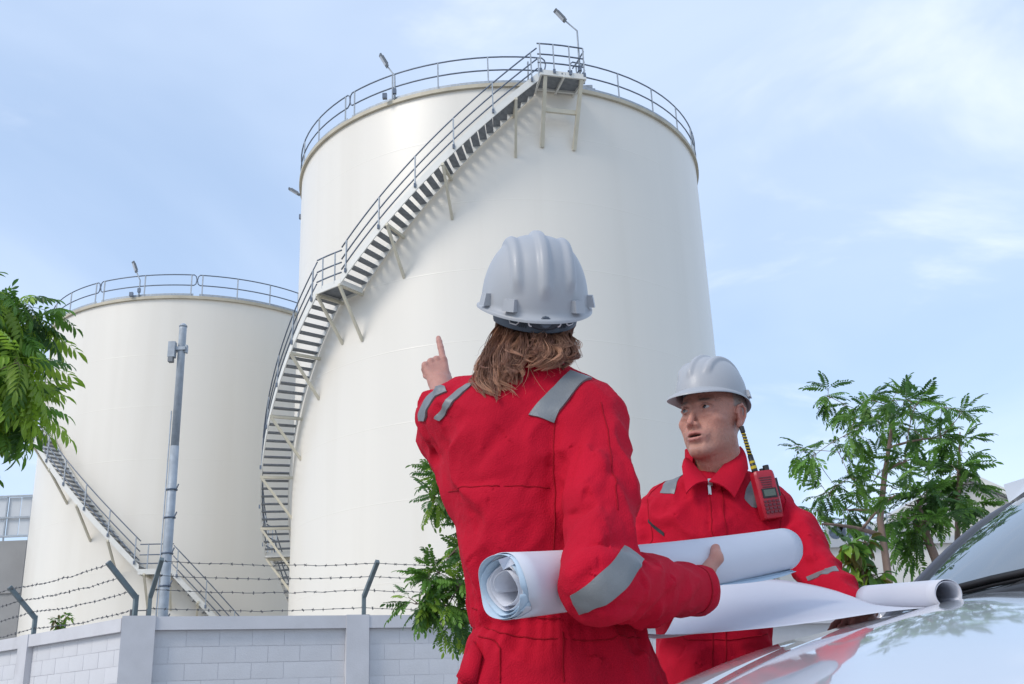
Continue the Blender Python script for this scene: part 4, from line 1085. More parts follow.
# ------------------------------------------------------------------ hard hat
def helmet(O, A, parent, s=1.0, droop=.012):
    """local x right, y forward, z up; z = 0 is the rim plane at the sides"""
    M_ = Matrix.Identity(4)
    for i in range(3):
        for j in range(3): M_[j][i] = float(A[i][j])
        M_[i][3] = float(O[i])
    h = empty('helmet', parent=parent); h.matrix_basis = M_ @ Matrix.Scale(s, 4)
    Wd, Hh = .107, .142
    nphi, nt = 144, 60
    def surf(ph, t, inn=0.0):
        """t 0 crown .. 1 rim of the dome"""
        c_, s_ = cos(ph), sin(ph)                       # c_ : right, s_ : forward
        Lg = .137 if s_ > 0 else .128
        a = t * pi / 2
        rad = sin(a) ** .88; z = Hh * cos(a) ** .92 if t < 1 else 0.0
        w = Wd * (1 + .035 * (t > .6) * (t - .6))
        x = w * rad * c_; y = Lg * rad * s_ + .004
        g = lambda v, c, q: math.exp(-((v - c) / q) ** 4)
        lift = 0.0
        if not inn:
            zz = z / Hh
            if True:
                fade = max(0, min(1, (zz - (.10 if s_ < 0 else .24)) / .22)); fade = fade * fade * (3 - 2 * fade)
                lift += .0085 * g(x, 0, .0105) * fade
                f2 = max(0, min(1, (zz - (.16 if s_ < 0 else .30)) / .25)); f2 = f2 * f2 * (3 - 2 * f2)
                wob = .053
                for q in (-1, 1): lift += .0085 * g(x, q * wob, .0090) * f2
        n = uniq([x / (w * w), y / (Lg * Lg), (z + .02) / (Hh * Hh)])
        return np.array([x, y, z]) + n * (lift - inn)
    phs = np.linspace(0, 2 * pi, nphi, endpoint=False); ts = np.concatenate([[.012], np.linspace(.03, 1, nt)])
    def brim(ph, f):
        """f 0 at the dome .. 1 at the edge"""
        c_, s_ = cos(ph), sin(ph); e = surf(ph, 1)
        out = .0085 + (.040 * max(0, s_) ** 2.5) + .004 * max(0, -s_) ** 2
        d = uniq([c_ / Wd, s_ / .13, 0])
        z = -.008 * f - droop * max(0, -s_) ** 1.5 * (1) + .010 * abs(c_) ** 3 * f * .4 - .020 * max(0, s_) ** 3 * f * f
        return np.array([e[0], e[1], 0]) + d * out * f + np.array([0, 0, z])
    P = [[surf(ph, t) for ph in phs] for t in ts[:-1]]
    P.append([surf(ph, 1) * np.array([1, 1, 0]) + np.array([0, 0, brim(ph, 0)[2] + .006]) for ph in phs])
    for f in (.25, .6, .92, 1.0): P.append([brim(ph, f) + np.array([0, 0, .0015 if f < 1 else 0]) for ph in phs])
    for f in (1.0, .9): P.append([brim(ph, f) - np.array([0, 0, .0042]) for ph in phs])
    P.append([brim(ph, .05) - np.array([0, 0, .003]) for ph in phs])
    P.append([surf(ph, .985, .006) * np.array([1, 1, 0]) + np.array([0, 0, brim(ph, 0)[2] + .004]) for ph in phs])
    for t in (.9, .75, .55, .3, .02): P.append([surf(ph, t, .006) for ph in phs])
    b = MB(); b.grid(P, closed_v=True, flip=True)
    k = len(P[0]); b.f.append(tuple(range(k)))
    b.build('shell', MP['shell'], h, True, autosmooth=60)
    # accessory slots at the rear corners and ears
    for q in (-1, 1):
        for ph, wd, ht, dp in ((-pi / 2 + q * .62, .027, .024, .013), (-pi / 2 + q * 1.22, .024, .024, .013)):
            e = surf(ph, .965); n = uniq([cos(ph) / Wd, sin(ph) / .13, .10]); x = uniq(np.cross((0, 0, 1), n)); u_ = np.cross(n, x)
            b = MB(); c = e + n * dp * .35 + np.array([0, 0, brim(ph, 0)[2] + .006]) * .9
            V = []
            for dz, o_, sx in ((-1, 1.25, 1.0), (1, .55, .86)):
                V += [c + x * sx * wd / 2 * i + u_ * ht / 2 * dz + n * dp * (o_ if j else -1.4) * .6 for j in (0, 1) for i in (-1, 1)]
            b.add(V, [(0, 1, 3, 2), (4, 6, 7, 5), (2, 3, 7, 6), (0, 4, 5, 1), (0, 2, 6, 4), (1, 5, 7, 3)])
            b.build('slot', MP['shell'], h)
    # inner harness: nape band with its adjusting knob, straps and clips
    Lb = lambda ph, z, k=1.0: np.array([.088 * k * cos(ph), (.112 if sin(ph) > 0 else .112) * k * sin(ph), z])
    pp = np.linspace(-pi / 2 - 1.5, -pi / 2 + 1.5, 40)
    dz = lambda ph: -droop * max(0, -sin(ph)) ** 1.5
    b = MB(); b.grid([[Lb(ph, dz(ph) + z, k) for ph in pp] for z, k in ((.02, .97), (.02, 1.0), (-.012, 1.0), (-.030, .975), (-.034, .96), (-.030, .945), (.02, .95))], flip=False)
    sb = b.build('nape_band', MP['band'], h, True, autosmooth=45)
    for q in (-1, 1):
        for i in range(4):
            ph = -pi / 2 + q * (.40 + .05 * i); b = MB(); b.bar(Lb(ph, dz(ph) + .0, 1.012), Lb(ph, dz(ph) - .026, .99), .0022); b.build('rib', MP['knob'], h)
        b = MB(); ph0 = -pi / 2 + q * .56
        b.tube([Lb(ph0 + q * a, dz(ph0) + z, 1.02) for a, z in ((0, .0), (0, -.018), (.06, -.022), (.2, -.020), (.24, -.012))], .0016, 5); b.build('wire_slot', MP['clip'], h, True)
    b = MB(); c = Lb(-pi / 2, dz(-pi / 2) - .010)
    b.grid([[c + np.array([.034 * k * cos(t), -y, .017 * k * sin(t)]) for t in np.linspace(0, 2 * pi, 28, endpoint=False)] for y, k in ((-.005, 1), (.006, 1), (.010, .85), (.011, .05))], closed_v=True)
    b.build('knob_housing', MP['knob'], h, True, autosmooth=40)
    b = MB(); b.grid([[c + np.array([.012 * k * cos(t) * (1 + .06 * (i % 2)), -y, .012 * k * sin(t) * (1 + .06 * (i % 2))]) for i, t in enumerate(np.linspace(0, 2 * pi, 28, endpoint=False))] for y, k in ((.008, 1), (.018, .95), (.02, .8), (.02, .03))], closed_v=True)
    b.build('knob', MP['band'], h, True, autosmooth=40)
    for x in (-.0265, .027):
        ph = math.atan2(-1, x / .088 * 1.2); e = brim(ph, .55); b = MB()
        c = np.array([x, e[1] + .004, e[2] - .011])
        b.tube([c + np.array([.0042 * cos(t), 0, .0042 * sin(t)]) for t in np.linspace(0, 2 * pi, 15)[:-1]], .0022, 6, closed=True); b.bar(c + np.array([0, 0, .004]), c + np.array([0, 0, .014]), .006, .003)
        b.build('clip', MP['clip'], h, True)
    # head band round the brow and the crown straps
    b = MB(); pp = np.linspace(0, 2 * pi, 60, endpoint=False)
    b.grid([[Lb(ph, z + dz(ph), k) for ph in pp] for z, k in ((.028, .97), (.028, .99), (.0, .99), (.0, .97))], closed_v=True, closed_u=True); b.build('brow_band', MP['band'], h, True)
    for a in (0, pi / 3, 2 * pi / 3):
        b = MB(); P = []
        for t in np.linspace(-1, 1, 17):
            ph = a if t > 0 else a + pi; v = surf(ph, max(.02, abs(t)) * .96, .018); dx = np.array([-sin(a), cos(a), 0]) * .009; P.append([v - dx, v + dx])
        b.grid(P); b.build('crown_strap', MP['band'], h, True)
    return h
def settle(root, base):
    """put the person's origin on the ground; the garments keep their world positions"""
    base = Vector(base); me = root.data; V = np.empty(len(me.vertices) * 3, np.float32); me.vertices.foreach_get('co', V)
    me.vertices.foreach_set('co', (V.reshape(-1, 3) - np.array(base)).astype(np.float32).ravel()); me.update(); root.location = base
    for c in root.children: c.matrix_parent_inverse = Matrix.Translation(-base)
def verts(me):
    V = np.empty(len(me.vertices) * 3, np.float32); me.vertices.foreach_get('co', V); return V.reshape(-1, 3).astype(float)
def mixc(C, col, w):
    w = np.clip(w, 0, 1)[:, None]; return C * (1 - w) + np.array(col) * w
def blob(q, c, r): return np.exp(-(((q - np.array(c)) / np.array(r)) ** 2).sum(1))
def legs(F, hips, ground, toe, r=(.098, .078, .072), spread=.09):
    for sgn, (hx, hy, hz) in zip((-1, 1), hips):
        k = np.array([hx + sgn * .01, hy + .01, hz * .55]); a = np.array([hx + sgn * .02, hy, .07])
        F.chain([(hx, hy, hz), k, a], r, .02, .05)
def boots(parent, hips, toe):
    for sgn, (hx, hy, hz) in zip((-1, 1), hips):
        F = Field(); a = np.array([hx + sgn * .02, hy, 0.0]); t = np.asarray(toe, float)
        F.cone(a + (0, 0, .14), a + (0, 0, .06), .052, .05); F.cone(a + (0, 0, .05), a + t * .17 + (0, 0, .042), .05, .042, .03)
        F.post = lambda p, d: smax(d, -p[:, 2] + .002, .01)
        lo = np.minimum(a, a + t * .2) - .08; hi = np.maximum(a, a + t * .2) + .08; lo[2] = -.02; hi[2] = .24
        obj('boot', F.mesh('boot', lo, hi, .007, MP['boot']), parent)

# ------------------------------------------------------------------ the pointing worker, seen from behind
def build_pointer():
    S = at(455, 404, 2.05), at(597, 408, 2.01)
    EL, WL = at(447, 432, 2.26), at(441, 386, 2.42)
    ER, WR = at(600, 583, 1.80), at(692, 589, 2.09)
    HO = at(534, 318, 2.03); HO[2] += .0
    fwd = uniq((-.16, 1, .52)); O, A = frame(HO, fwd, (0, 0, 1))
    hips = [tuple(at(515, 700, 2.06)), tuple(at(610, 700, 2.06))]
    # garment
    G = Field()
    tf, tc_, tr_ = torso_fn([(455, 662, 715, 2.06, .125), (461, 658, 690, 2.06, .120), (468, 652, 655, 2.06, .112), (472, 645, 622, 2.06, .102), (468, 630, 590, 2.06, .112), (461, 624, 545, 2.05, .122),
                             (452, 620, 500, 2.05, .126), (444, 616, 455, 2.045, .126), (442, 612, 420, 2.04, .112), (458, 596, 398, 2.04, .095), (484, 580, 383, 2.035, .078), (500, 566, 372, 2.03, .064), (503, 563, 362, 2.03, .060)], 2.35)
    G.add(tf, tc_, tr_ + .05)
    G.chain([S[0] + (.02, 0, -.01), (S[0] + EL) / 2 + (-.006, 0, -.008), EL], (.068, .064, .057), .02, .05)
    G.chain([EL, (EL + WL) / 2 + (-.004, 0, .0), WL, WL + (WL - EL) * .06], (.057, .050, .038, .037), .02)
    G.cone(EL + (0.004, 0, -.012), at(458, 492, 2.09), .050, .030, .05)                 # sleeve hanging under the raised arm
    G.chain([S[1] + (-.018, .0, -.015), (S[1] * .5 + ER * .5) + (.006, -.006, 0), ER], (.071, .066, .063), .02, .045)
    G.chain([ER, ER * .55 + WR * .45 + (0, 0, -.008), WR, WR + (WR - ER) * .05], (.063, .058, .046, .044), .022)
    legs(G, hips, 0, (0, 1, 0))
    dirR = uniq(WR - ER); dirL = uniq(WL - EL)
    G.cone(WR + dirR * .0, WR + dirR * .08, .034, .036, .004, 's'); G.cone(WL + dirL * .004, WL + dirL * .08, .027, .029, .004, 's')
    P = lambda px, py, Y: (px, py)
    fl = folds([(P(585, 548, 1.75), P(634, 540, 1.80), .010, -.012), (P(560, 535, 1.78), P(640, 518, 1.8), .014, .008), (P(568, 562, 1.74), P(628, 556, 1.76), .012, .008), (P(556, 500, 1.82), P(620, 480, 1.85), .02, .007),
                (P(575, 585, 1.72), P(610, 560, 1.73), .012, -.006), (P(566, 470, 1.85), P(585, 420, 1.9), .014, -.010), (P(590, 440, 1.88), P(612, 470, 1.88), .013, .006), (P(598, 500, 1.84), P(604, 560, 1.76), .013, .008),
                (P(578, 430, 1), P(566, 500, 1), .010, -.007), (P(600, 420, 1), P(590, 470, 1), .008, -.006), (P(615, 450, 1), P(604, 500, 1), .008, -.006), (P(560, 520, 1), P(600, 505, 1), .008, -.007), (P(590, 540, 1), P(620, 500, 1), .008, .006), (P(575, 605, 1), P(640, 622, 1), .010, .006), (P(600, 600, 1), P(660, 612, 1), .008, -.006), (P(505, 420, 1), P(470, 480, 1), .012, -.005), (P(545, 450, 1), P(520, 500, 1), .010, -.005), (P(500, 500, 1), P(480, 545, 1), .010, .005), (P(646, 588, 1.86), P(668, 556, 1.93), .012, .011), (P(664, 596, 1.90), P(684, 566, 1.95), .009, .009), (P(655, 605, 1.86), P(676, 590, 1.92), .010, -.008), (P(680, 604, 1.93), P(700, 578, 1.97), .008, .007), (P(625, 615, 1.8), P(660, 560, 1.9), .016, .010),
                (P(556, 410, 1.93), P(548, 520, 1.94), .012, -.010), (P(550, 440, 1.92), P(500, 530, 1.92), .026, .007), (P(530, 520, 1.91), P(480, 585, 1.94), .022, .007), (P(455, 486, 1.95), P(510, 478, 1.92), .010, -.005), (P(458, 495, 1.95), P(525, 498, 1.92), .018, .006),
                (P(470, 420, 1.95), P(520, 560, 1.93), .03, .005), (P(540, 400, 1.93), P(470, 470, 1.94), .025, -.005), (P(452, 530, 1.97), P(490, 600, 1.95), .018, .007), (P(478, 560, 1.95), P(520, 596, 1.93), .016, -.005),
                (P(436, 400, 2.2), P(452, 440, 2.1), .010, -.010), (P(424, 410, 2.3), P(432, 470, 2.2), .012, .008), (P(448, 470, 2.05), P(440, 420, 2.12), .014, -.008), (P(428, 384, 2.4), P(448, 380, 2.36), .007, -.006), (P(426, 394, 2.4), P(450, 388, 2.34), .008, .006),
                (P(560, 640, 1.95), P(568, 690, 1.94), .010, -.004), (P(600, 625, 1.96), P(596, 690, 1.95), .012, .006), (P(640, 620, 2.0), P(648, 690, 2.0), .010, .008), (P(628, 622, 1.98), P(626, 690, 1.98), .008, -.007), (P(652, 622, 2.02), P(660, 690, 2.02), .008, -.008)], G)
    w1, w2, w3 = Waves(3, .12), Waves(4, .05), Waves(5, .026)
    zw = at(555, 626, 2.06)[2]; wc = at(560, 626, 2.06)
    def post(p, d):
        z = p[:, 2]
        ang = np.arctan2(p[:, 0] - wc[0], -(p[:, 1] - wc[1])); near = np.exp(-((z - zw) / .012) ** 2); inT = (np.hypot(p[:, 0] - wc[0], p[:, 1] - wc[1]) < .215)
        g = (np.exp(-((z - zw - .03) / .035) ** 2) * .0032 + np.exp(-((z - zw + .035) / .03) ** 2) * .0018) * np.sin(ang * 34 + 2 * np.sin(ang * 5)) * inT
        a = np.abs(w1(p)); b = np.abs(w2(p * np.array([1, 1, .55])))
        return d + near * .005 * inT + g - 1.35 * fl(p) + .0075 * np.minimum(a, 1.2) + .0018 * np.minimum(b, 1.2) + .0011 * np.minimum(np.abs(w3(p * np.array([1, 1, .6]))), 1.2) * np.minimum(a, 1) - .0045
    G.post = post
    # body
    B = Field(); L = head(B, O, A, .96, False)
    B.cone(S[0] + (.05, 0, -.04), S[1] + (-.05, 0, -.04), .04, .04, .03); B.cone((S[0] + S[1]) / 2, at(560, 640, 2.06), .08, .09, .05)
    B.chain([S[0] + (.03, 0, -.02), EL, WL], (.03, .026, .024), .02, .03); B.chain([S[1] + (-.03, 0, -.02), ER, WR], (.03, .03, .026), .02, .03)
    # pointing hand: index out, the rest folded
    X = uniq(at(430.5, 350, 2.46) - WL); hand(B, WL + X * .006, X, np.array([.05, -.85, .52]), -1, [(-.05, .14, .10), (1.05, 1.6, .9), (1.15, 1.6, .9), (1.25, 1.5, .9)], [(.050, .030, -.026), (.074, .018, -.042), (.09, .002, -.044)], .84, .04)
    # hand under the roll, thumb up across its face
    HW = WR + dirR * .004
    hand(B, HW, uniq((.0, .98, .10)), (.05, .10, -.99), 1, [(-.1, .3, .4), (-.1, .3, .4), (-.1, .3, .4), (-.1, .4, .4)], None, .84, .03)
    B.chain([at(697, 584, 2.08), at(707, 571, 2.095), at(716.5, 558, 2.105), at(715.5, 548.5, 2.12)], [.016, .0145, .0125, .0098], .008)
    ws_ = Waves(8, .02)
    B.post = lambda p, d: d + .0004 * ws_(p)
    lo, hi = np.array([-.42, 1.55, .95]), np.array([.55, 2.75, 1.85])
    me = B.mesh('person', lo, hi, .0026, MP['skin']); V = verts(me); q = ((V - O) @ A.T) / .96
    C = np.tile(np.array([.47, .25, .19]), (len(V), 1)); C *= (1 + .06 * Waves(2, .03)(V))[:, None]
    hairy = (np.clip((.055 - q[:, 1]) / .02, 0, 1)) * np.clip((q[:, 2] + .10) / .03, 0, 1) * (np.linalg.norm(q, axis=1) < .2)
    C = mixc(C, (.12, .06, .035), hairy)
    for k in (WL, WR): C = mixc(C, (.52, .235, .19), .55 * np.clip((.13 - np.linalg.norm(V - k, axis=1)) / .05, 0, 1) * 0 + .5 * (np.linalg.norm(V - k, axis=1) < .22))
    colour(me, C)
    root = obj('person', me, label='worker in red coveralls seen from behind, pointing at the tank and clutching a paper roll', cat='person', group='workers in red coveralls')
    glo, ghi = np.array([-.45, 1.5, 0.0]), np.array([.6, 2.7, 1.56])
    cv = obj('coverall', G.mesh('coverall', glo, ghi, .0045, MP['red']), root)
    boots(root, hips, (0, 1, 0))
    # bands and seams sewn to the cloth
    T = MP['tape']
    def hitstrip(a, b, nm='reflective_tape'):
        return strip(G, G.hit(a), G.hit(b), nm, T, root, .0042)
    hitstrip([(528.5, 415), (545, 396), (570, 372)], [(554, 423), (570, 398), (592, 379)])
    hitstrip([(468, 384), (458, 390), (446, 402), (435, 418)], [(474, 383), (463, 393), (451, 406), (440, 421)])
    hitstrip([(419.5, 421), (422, 406), (430, 394), (445, 387)], [(425, 421), (427.5, 409), (434, 399), (447, 392)])
    hitstrip([(624, 546), (619, 553), (609, 566), (592, 583), (577, 592), (571, 595)], [(643, 560), (638, 569), (629, 582), (608, 601), (588, 611), (580, 614)])
    sm_ = MP['red_seam']
    hs = lambda px: G.hit(px)
    seam(G, hs([(563, 632), (563, 655), (564, 682)]), 'seam', sm_, root)
    seam(G, hs([(473, 627), (500, 633), (540, 639), (590, 641), (640, 638)]), 'seam', sm_, root)
    seam(G, hs([(472, 608), (500, 613), (540, 618), (560, 619)]), 'seam', sm_, root)
    seam(G, hs([(478, 636), (494, 640), (500, 648), (500, 683)]), 'seam', sm_, root)
    seam(G, hs([(566, 385), (558, 405), (554, 430), (553, 470), (555, 520), (553, 556)]), 'seam', sm_, root)
    seam(G, hs([(601, 402), (608, 430), (612, 470), (618, 510)]), 'seam', sm_, root, .0012)
    seam(G, hs([(448, 492), (470, 487), (500, 486), (550, 488)]), 'seam', sm_, root, .0012)
    for w_, ax, r0 in ((WR - dirR * .006, dirR, .046),): band(G, w_ - ax * .012, ax, .004, r0, 'cuff_stitching', sm_, root, off=.001)
    # collar
    b = MB(); nc = at(533, 368, 2.025); Pq = []
    for z, k in ((-.012, 1.06), (.02, 1.0), (.034, .97), (.034, .92), (.0, .92)):
        Pq.append([nc + np.array([.066 * k * cos(t), .066 * k * sin(t), z + .012 * sin(t)]) for t in np.linspace(0, 2 * pi, 36, endpoint=False)])
    b.grid(Pq, closed_v=True, flip=True); b.build('collar', MP['red'], root, True, autosmooth=50)
    # side vent flap standing off the hip at left
    b = MB(); q0 = [at(472, 640, 2.0), at(464, 660, 1.99), at(456, 676, 1.98), at(462, 684, 1.97), at(476, 684, 1.96), at(481, 655, 1.965)]
    cen = np.mean(q0, 0) + (0, -.008, 0); b.add(q0 + [cen] + [p + np.array([.002, .010, 0]) for p in q0], [(i, (i + 1) % 6, 6) for i in range(6)] + [(i, i + 7, (i + 1) % 6 + 7, (i + 1) % 6) for i in range(6)]); b.build('pocket_flap', MP['red'], root, True)
    # hair in loose wavy locks from under the nape band: each lock is a bundle of fine strands that wander together
    r_ = random.Random(5); hb, tint = MB(), []
    n = 17; t = np.linspace(0, 1, n)
    def lock(p0, p1, bow, amp, fr_, ph, width, count, curl_k):
        G0 = p0[None] + (p1 - p0)[None] * t[:, None] + np.outer(np.sin(t * pi * .92), bow)
        G0 = G0 + np.outer(np.sin(t * fr_ * 6.28 + ph) * t ** .7 * amp, (1, 0, 0)) + np.outer(np.cos(t * fr_ * 5.2 + ph * 1.7) * t * amp * .8, (0, 1, 0))
        cu = np.clip((t - .6) / .4, 0, 1) ** 2
        G0 = G0 + np.outer(cu, (curl_k, -.008, .016))
        e = G.ev(G0); gr_ = G.grad(G0); G0 = G0 + gr_ * np.clip(.007 - e, 0, .05)[:, None] * (t > .1)[:, None]
        base = r_.random() ** 1.3
        for _ in range(count):
            o0 = np.array([r_.gauss(0, 1), r_.gauss(0, .7), r_.gauss(0, .5)]) * width
            w_ = .5 + .8 * np.sin(t * pi * .75) - .85 * t ** 4
            L_ = r_.uniform(.92, 1.0); tt = t * L_
            P_ = np.stack([np.interp(tt, t, G0[:, i]) for i in range(3)], 1) + o0[None] * w_[:, None]
            P_ = P_ + np.outer(np.sin(tt * r_.uniform(4, 9) + r_.uniform(0, 6)) * tt * .0016, (r_.uniform(-1, 1), r_.uniform(-1, 1), .3))
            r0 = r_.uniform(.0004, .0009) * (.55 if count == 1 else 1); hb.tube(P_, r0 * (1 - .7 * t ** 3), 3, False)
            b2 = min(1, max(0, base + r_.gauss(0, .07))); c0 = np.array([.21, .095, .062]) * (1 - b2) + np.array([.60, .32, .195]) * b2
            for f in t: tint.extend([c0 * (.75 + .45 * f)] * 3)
    for i in range(150):
        left = i % 2 == 0; u = r_.random()
        if left: sx = 496 + 34 * u; ex = 481 + 37 * u + r_.gauss(0, 2.5); ey = 404 - 24 * u ** 1.6 + r_.gauss(0, 9); Yo = r_.uniform(-.016, .03)
        else: sx = 534 + 34 * u; ex = 535 + 34 * u + r_.gauss(0, 2.5); ey = 366 + 3 * u + r_.gauss(0, 8); Yo = r_.uniform(-.016, .04)
        edge = abs((sx - 533) / 44)
        p0 = at(sx, 326 + r_.uniform(0, 10), 1.950 + .07 * edge ** 2 + .3 * Yo + .01); p1 = at(ex, ey, 1.935 + Yo + .04 * edge)
        bow = np.array([(-.016 if left else .014) * (edge * .9 + .1) + r_.gauss(0, .004), -.010 + r_.gauss(0, .006), 0])
        lock(p0, p1, bow, r_.uniform(.006, .016), r_.uniform(.8, 1.6), r_.uniform(0, 6.28), r_.uniform(.0024, .005), 18, (1 if left else -1) * r_.uniform(.004, .030))
    for i in range(60):                                   # stray hairs
        left = r_.random() < .5; u = r_.random(); sx = 492 + 84 * u
        p0 = at(sx, 332, 1.95 + .07 * abs((sx - 533) / 44) ** 2); p1 = at(sx + r_.gauss(-6 if left else 6, 12), r_.uniform(365, 412) if sx < 530 else r_.uniform(355, 392), 1.93 + r_.uniform(-.02, .04))
        lock(p0, p1, np.array([r_.gauss(0, .009), r_.gauss(-.010, .008), 0]), r_.uniform(.003, .009), r_.uniform(.8, 2), r_.uniform(0, 6.28), .001, 1, r_.gauss(0, .015))
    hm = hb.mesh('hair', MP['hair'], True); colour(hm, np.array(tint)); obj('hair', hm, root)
    hA = np.stack([A[0], A[1], A[2]]); helmet(O + A[2] * .028 + A[1] * -.004, hA, root, 1.0)
    settle(root, (float(wc[0]), 2.06, 0))
    return root, G, L
pointer, GP, _ = build_pointer()

# ------------------------------------------------------------------ the facing worker
def build_listener():
    Yb = 3.0
    S = at(657, 507, Yb + .02), at(773, 507, Yb)
    EL, WL = at(818, 573, 2.86), at(858, 611, 2.66)         # his left arm, image right, down to the bonnet
    ER, WR = at(640, 590, Yb + .02), at(660, 598, 2.74)
    s = 1.07
    HO = at(706, 413, 2.93) + np.array([0.0, 0, .0])
    fwd = uniq((-.66, -.74, .07)); O, A = frame(HO, fwd, (.04, .0, 1)); O = O - A[1] * .035
    hips = [tuple(at(680, 735, Yb + .03)), tuple(at(752, 735, Yb + .03))]
    G = Field()
    tf, tc_, tr_ = torso_fn([(654, 776, 745, Yb + .02, .125), (652, 775, 700, Yb + .02, .125), (656, 771, 660, Yb + .02, .120), (656, 770, 630, Yb + .02, .122), (652, 776, 580, Yb + .01, .13), (648, 786, 540, Yb, .135), (648, 788, 515, Yb, .125), (655, 778, 494, Yb, .105), (670, 762, 479, Yb, .085), (686, 746, 473, Yb - .01, .07)], 2.4, .12)
    G.add(tf, tc_, tr_ + .05)
    G.chain([S[1] + (-.02, 0, -.015), (S[1] + EL) / 2 + (.012, 0, .006), EL], (.069, .065, .059), .02, .05)
    dirL = uniq(WL - EL); dirR = uniq(WR - ER)
    G.chain([EL, EL * .5 + WL * .5, WL], (.059, .052, .042), .02)
    G.chain([S[0] + (.02, 0, -.015), (S[0] + ER) / 2 + (-.01, 0, 0), ER], (.069, .065, .059), .02, .05)
    G.chain([ER, ER * .5 + WR * .5, WR], (.059, .052, .042), .02)
    legs(G, hips, 0, (0, -1, 0))
    for w_, d_ in ((WL, dirL), (WR, dirR)): G.cone(w_ + d_ * .012, w_ + d_ * .09, .033, .035, .004, 's')
    P = lambda px, py, Y: (px, py)
    Yf = Yb - .12
    fl = folds([(P(800, 515, Yf), P(816, 560, Yf), .018, .008), (P(790, 535, Yf), P(812, 575, 2.8), .014, -.008), (P(800, 560, 2.82), P(832, 552, 2.84), .012, .008), (P(806, 575, 2.8), P(838, 566, 2.8), .012, -.008), (P(775, 500, Yf), P(790, 530, Yf), .018, -.006),
                (P(706, 486, Yf), P(712, 560, Yf), .007, -.006), (P(720, 488, Yf), P(724, 560, Yf), .006, .004), (P(740, 510, Yf), P(700, 540, Yf), .02, .006), (P(690, 500, Yf), P(660, 530, Yf), .02, .006), (P(670, 480, Yf), P(690, 520, Yf), .02, -.005),
                (P(645, 500, Yf), P(648, 545, Yf), .012, -.008), (P(636, 510, Yf), P(640, 560, Yf), .014, .007), (P(700, 640, Yf), P(690, 684, Yf), .02, .007), (P(740, 640, Yf), P(752, 684, Yf), .02, .007), (P(665, 640, Yf), P(700, 660, Yf), .02, -.006), (P(770, 545, Yf), P(740, 560, Yf), .02, .007)], G)
    w1, w2 = Waves(13, .13), Waves(14, .055)
    def post(p, d): return d - 1.3 * fl(p) + .0075 * np.minimum(np.abs(w1(p)), 1.2) + .002 * np.minimum(np.abs(w2(p)), 1.2) - .004
    G.post = post
    B = Field(); L = head(B, O, A, s, True, .0040)
    nk = at(716, 470, Yb); B.cone(O - A[2] * .10, nk, .058, .064, .03)
    SI = [S[0] + (.05, 0, -.04), S[1] + (-.05, 0, -.04)]
    B.cone(SI[0], SI[1], .045, .045, .03); B.cone((S[0] + S[1]) / 2, at(712, 660, Yb), .07, .09, .05)
    B.chain([SI[0], ER, WR], (.032, .032, .028), .02, .03); B.chain([SI[1], EL, WL], (.032, .032, .028), .02, .03)
    X = uniq(at(846, 619, 2.55) - WL + np.array([-.02, -.02, -.015])); hand(B, WL + dirL * .02, X, (0.1, -.1, 1), 1, [(.15, .2, .15), (.12, .2, .15), (.12, .2, .15), (.15, .25, .2)], [(.050, .046, -.010), (.078, .062, -.016), (.100, .066, -.02)], 1.05, .10)
    hand(B, WR + dirR * .02, uniq((.0, -1, .15)), (-.2, .15, 1), -1, [(.3, .4, .3)] * 4, [(.05, .045, -.012), (.078, .052, -.02), (.1, .05, -.03)], 1.05, .06)
    ws_ = Waves(18, .012)
    cre = creases([(L(-.035, .075, .045), L(.035, .075, .045), .003, -.0012), (L(-.03, .078, .034), L(.03, .078, .034), .003, -.0010), (L(.055, .055, -.002), L(.066, .035, .008), .0025, -.0012), (L(.055, .054, -.008), L(.068, .035, -.014), .0025, -.0012), (L(.044, .068, -.050), L(.036, .072, -.092), .006, -.0011), (L(-.044, .068, -.050), L(-.036, .072, -.092), .006, -.0011), (L(.028, .078, -.086), L(.024, .080, -.104), .004, -.0008), (L(.056, .05, -.014), L(.066, .034, -.022), .002, -.001), (L(.030, -.02, -.13), L(-.03, -.01, -.125), .003, -.0012), (L(-.020, .090, -.050), L(-.034, .076, -.084), .005, -.0011), (L(.020, .090, -.050), L(.034, .076, -.084), .005, -.0011), (L(.020, .088, -.0125), L(.040, .078, -.0165), .003, -.0012)])
    B.post = lambda p, d: d + .0003 * ws_(p) - cre(p)
    me = B.mesh('person', np.array([.25, 2.45, .95]), np.array([1.2, 3.25, 1.95]), .0024, MP['skin']); V = verts(me); q = ((V - O) @ A.T) / s
    hd = np.linalg.norm(q, axis=1) < .25; n1 = Waves(21, .025)(V); n2 = Waves(22, .004)(V)
    C = np.tile(np.array([.50, .235, .172]), (len(V), 1)); C *= (1 + (.04 * n1 + .045 * n2) + .05 * Waves(23, .0025)(V))[:, None]
    aq = np.abs(q); aq = np.stack([aq[:, 0], q[:, 1], q[:, 2]], 1)
    C = mixc(C, (.54, .22, .165), .28 * hd * blob(aq, (.045, .06, -.035), (.022, .05, .022))); C = mixc(C, (.52, .19, .15), .45 * hd * blob(aq, (0, .11, -.045), (.013, .02, .013))); C = mixc(C, (.54, .19, .15), .5 * hd * blob(aq, (.082, -.01, -.01), (.012, .03, .035)))
    C = mixc(C, (.40, .25, .20), (.30 + .06 * n2) * hd * np.clip((-.056 - q[:, 2]) / .02, 0, 1) * np.clip((q[:, 1] - .0) / .03, 0, 1) * np.clip((q[:, 2] + .145) / .02, 0, 1))
    C = mixc(C, (.48, .17, .145), .8 * hd * np.clip(1.35 * blob(aq, (0, .094, -.0715), (.026, .02, .0046)), 0, 1)); C = mixc(C, (.50, .19, .16), .8 * hd * np.clip(1.35 * blob(aq, (0, .092, -.0860), (.023, .02, .0056)), 0, 1))
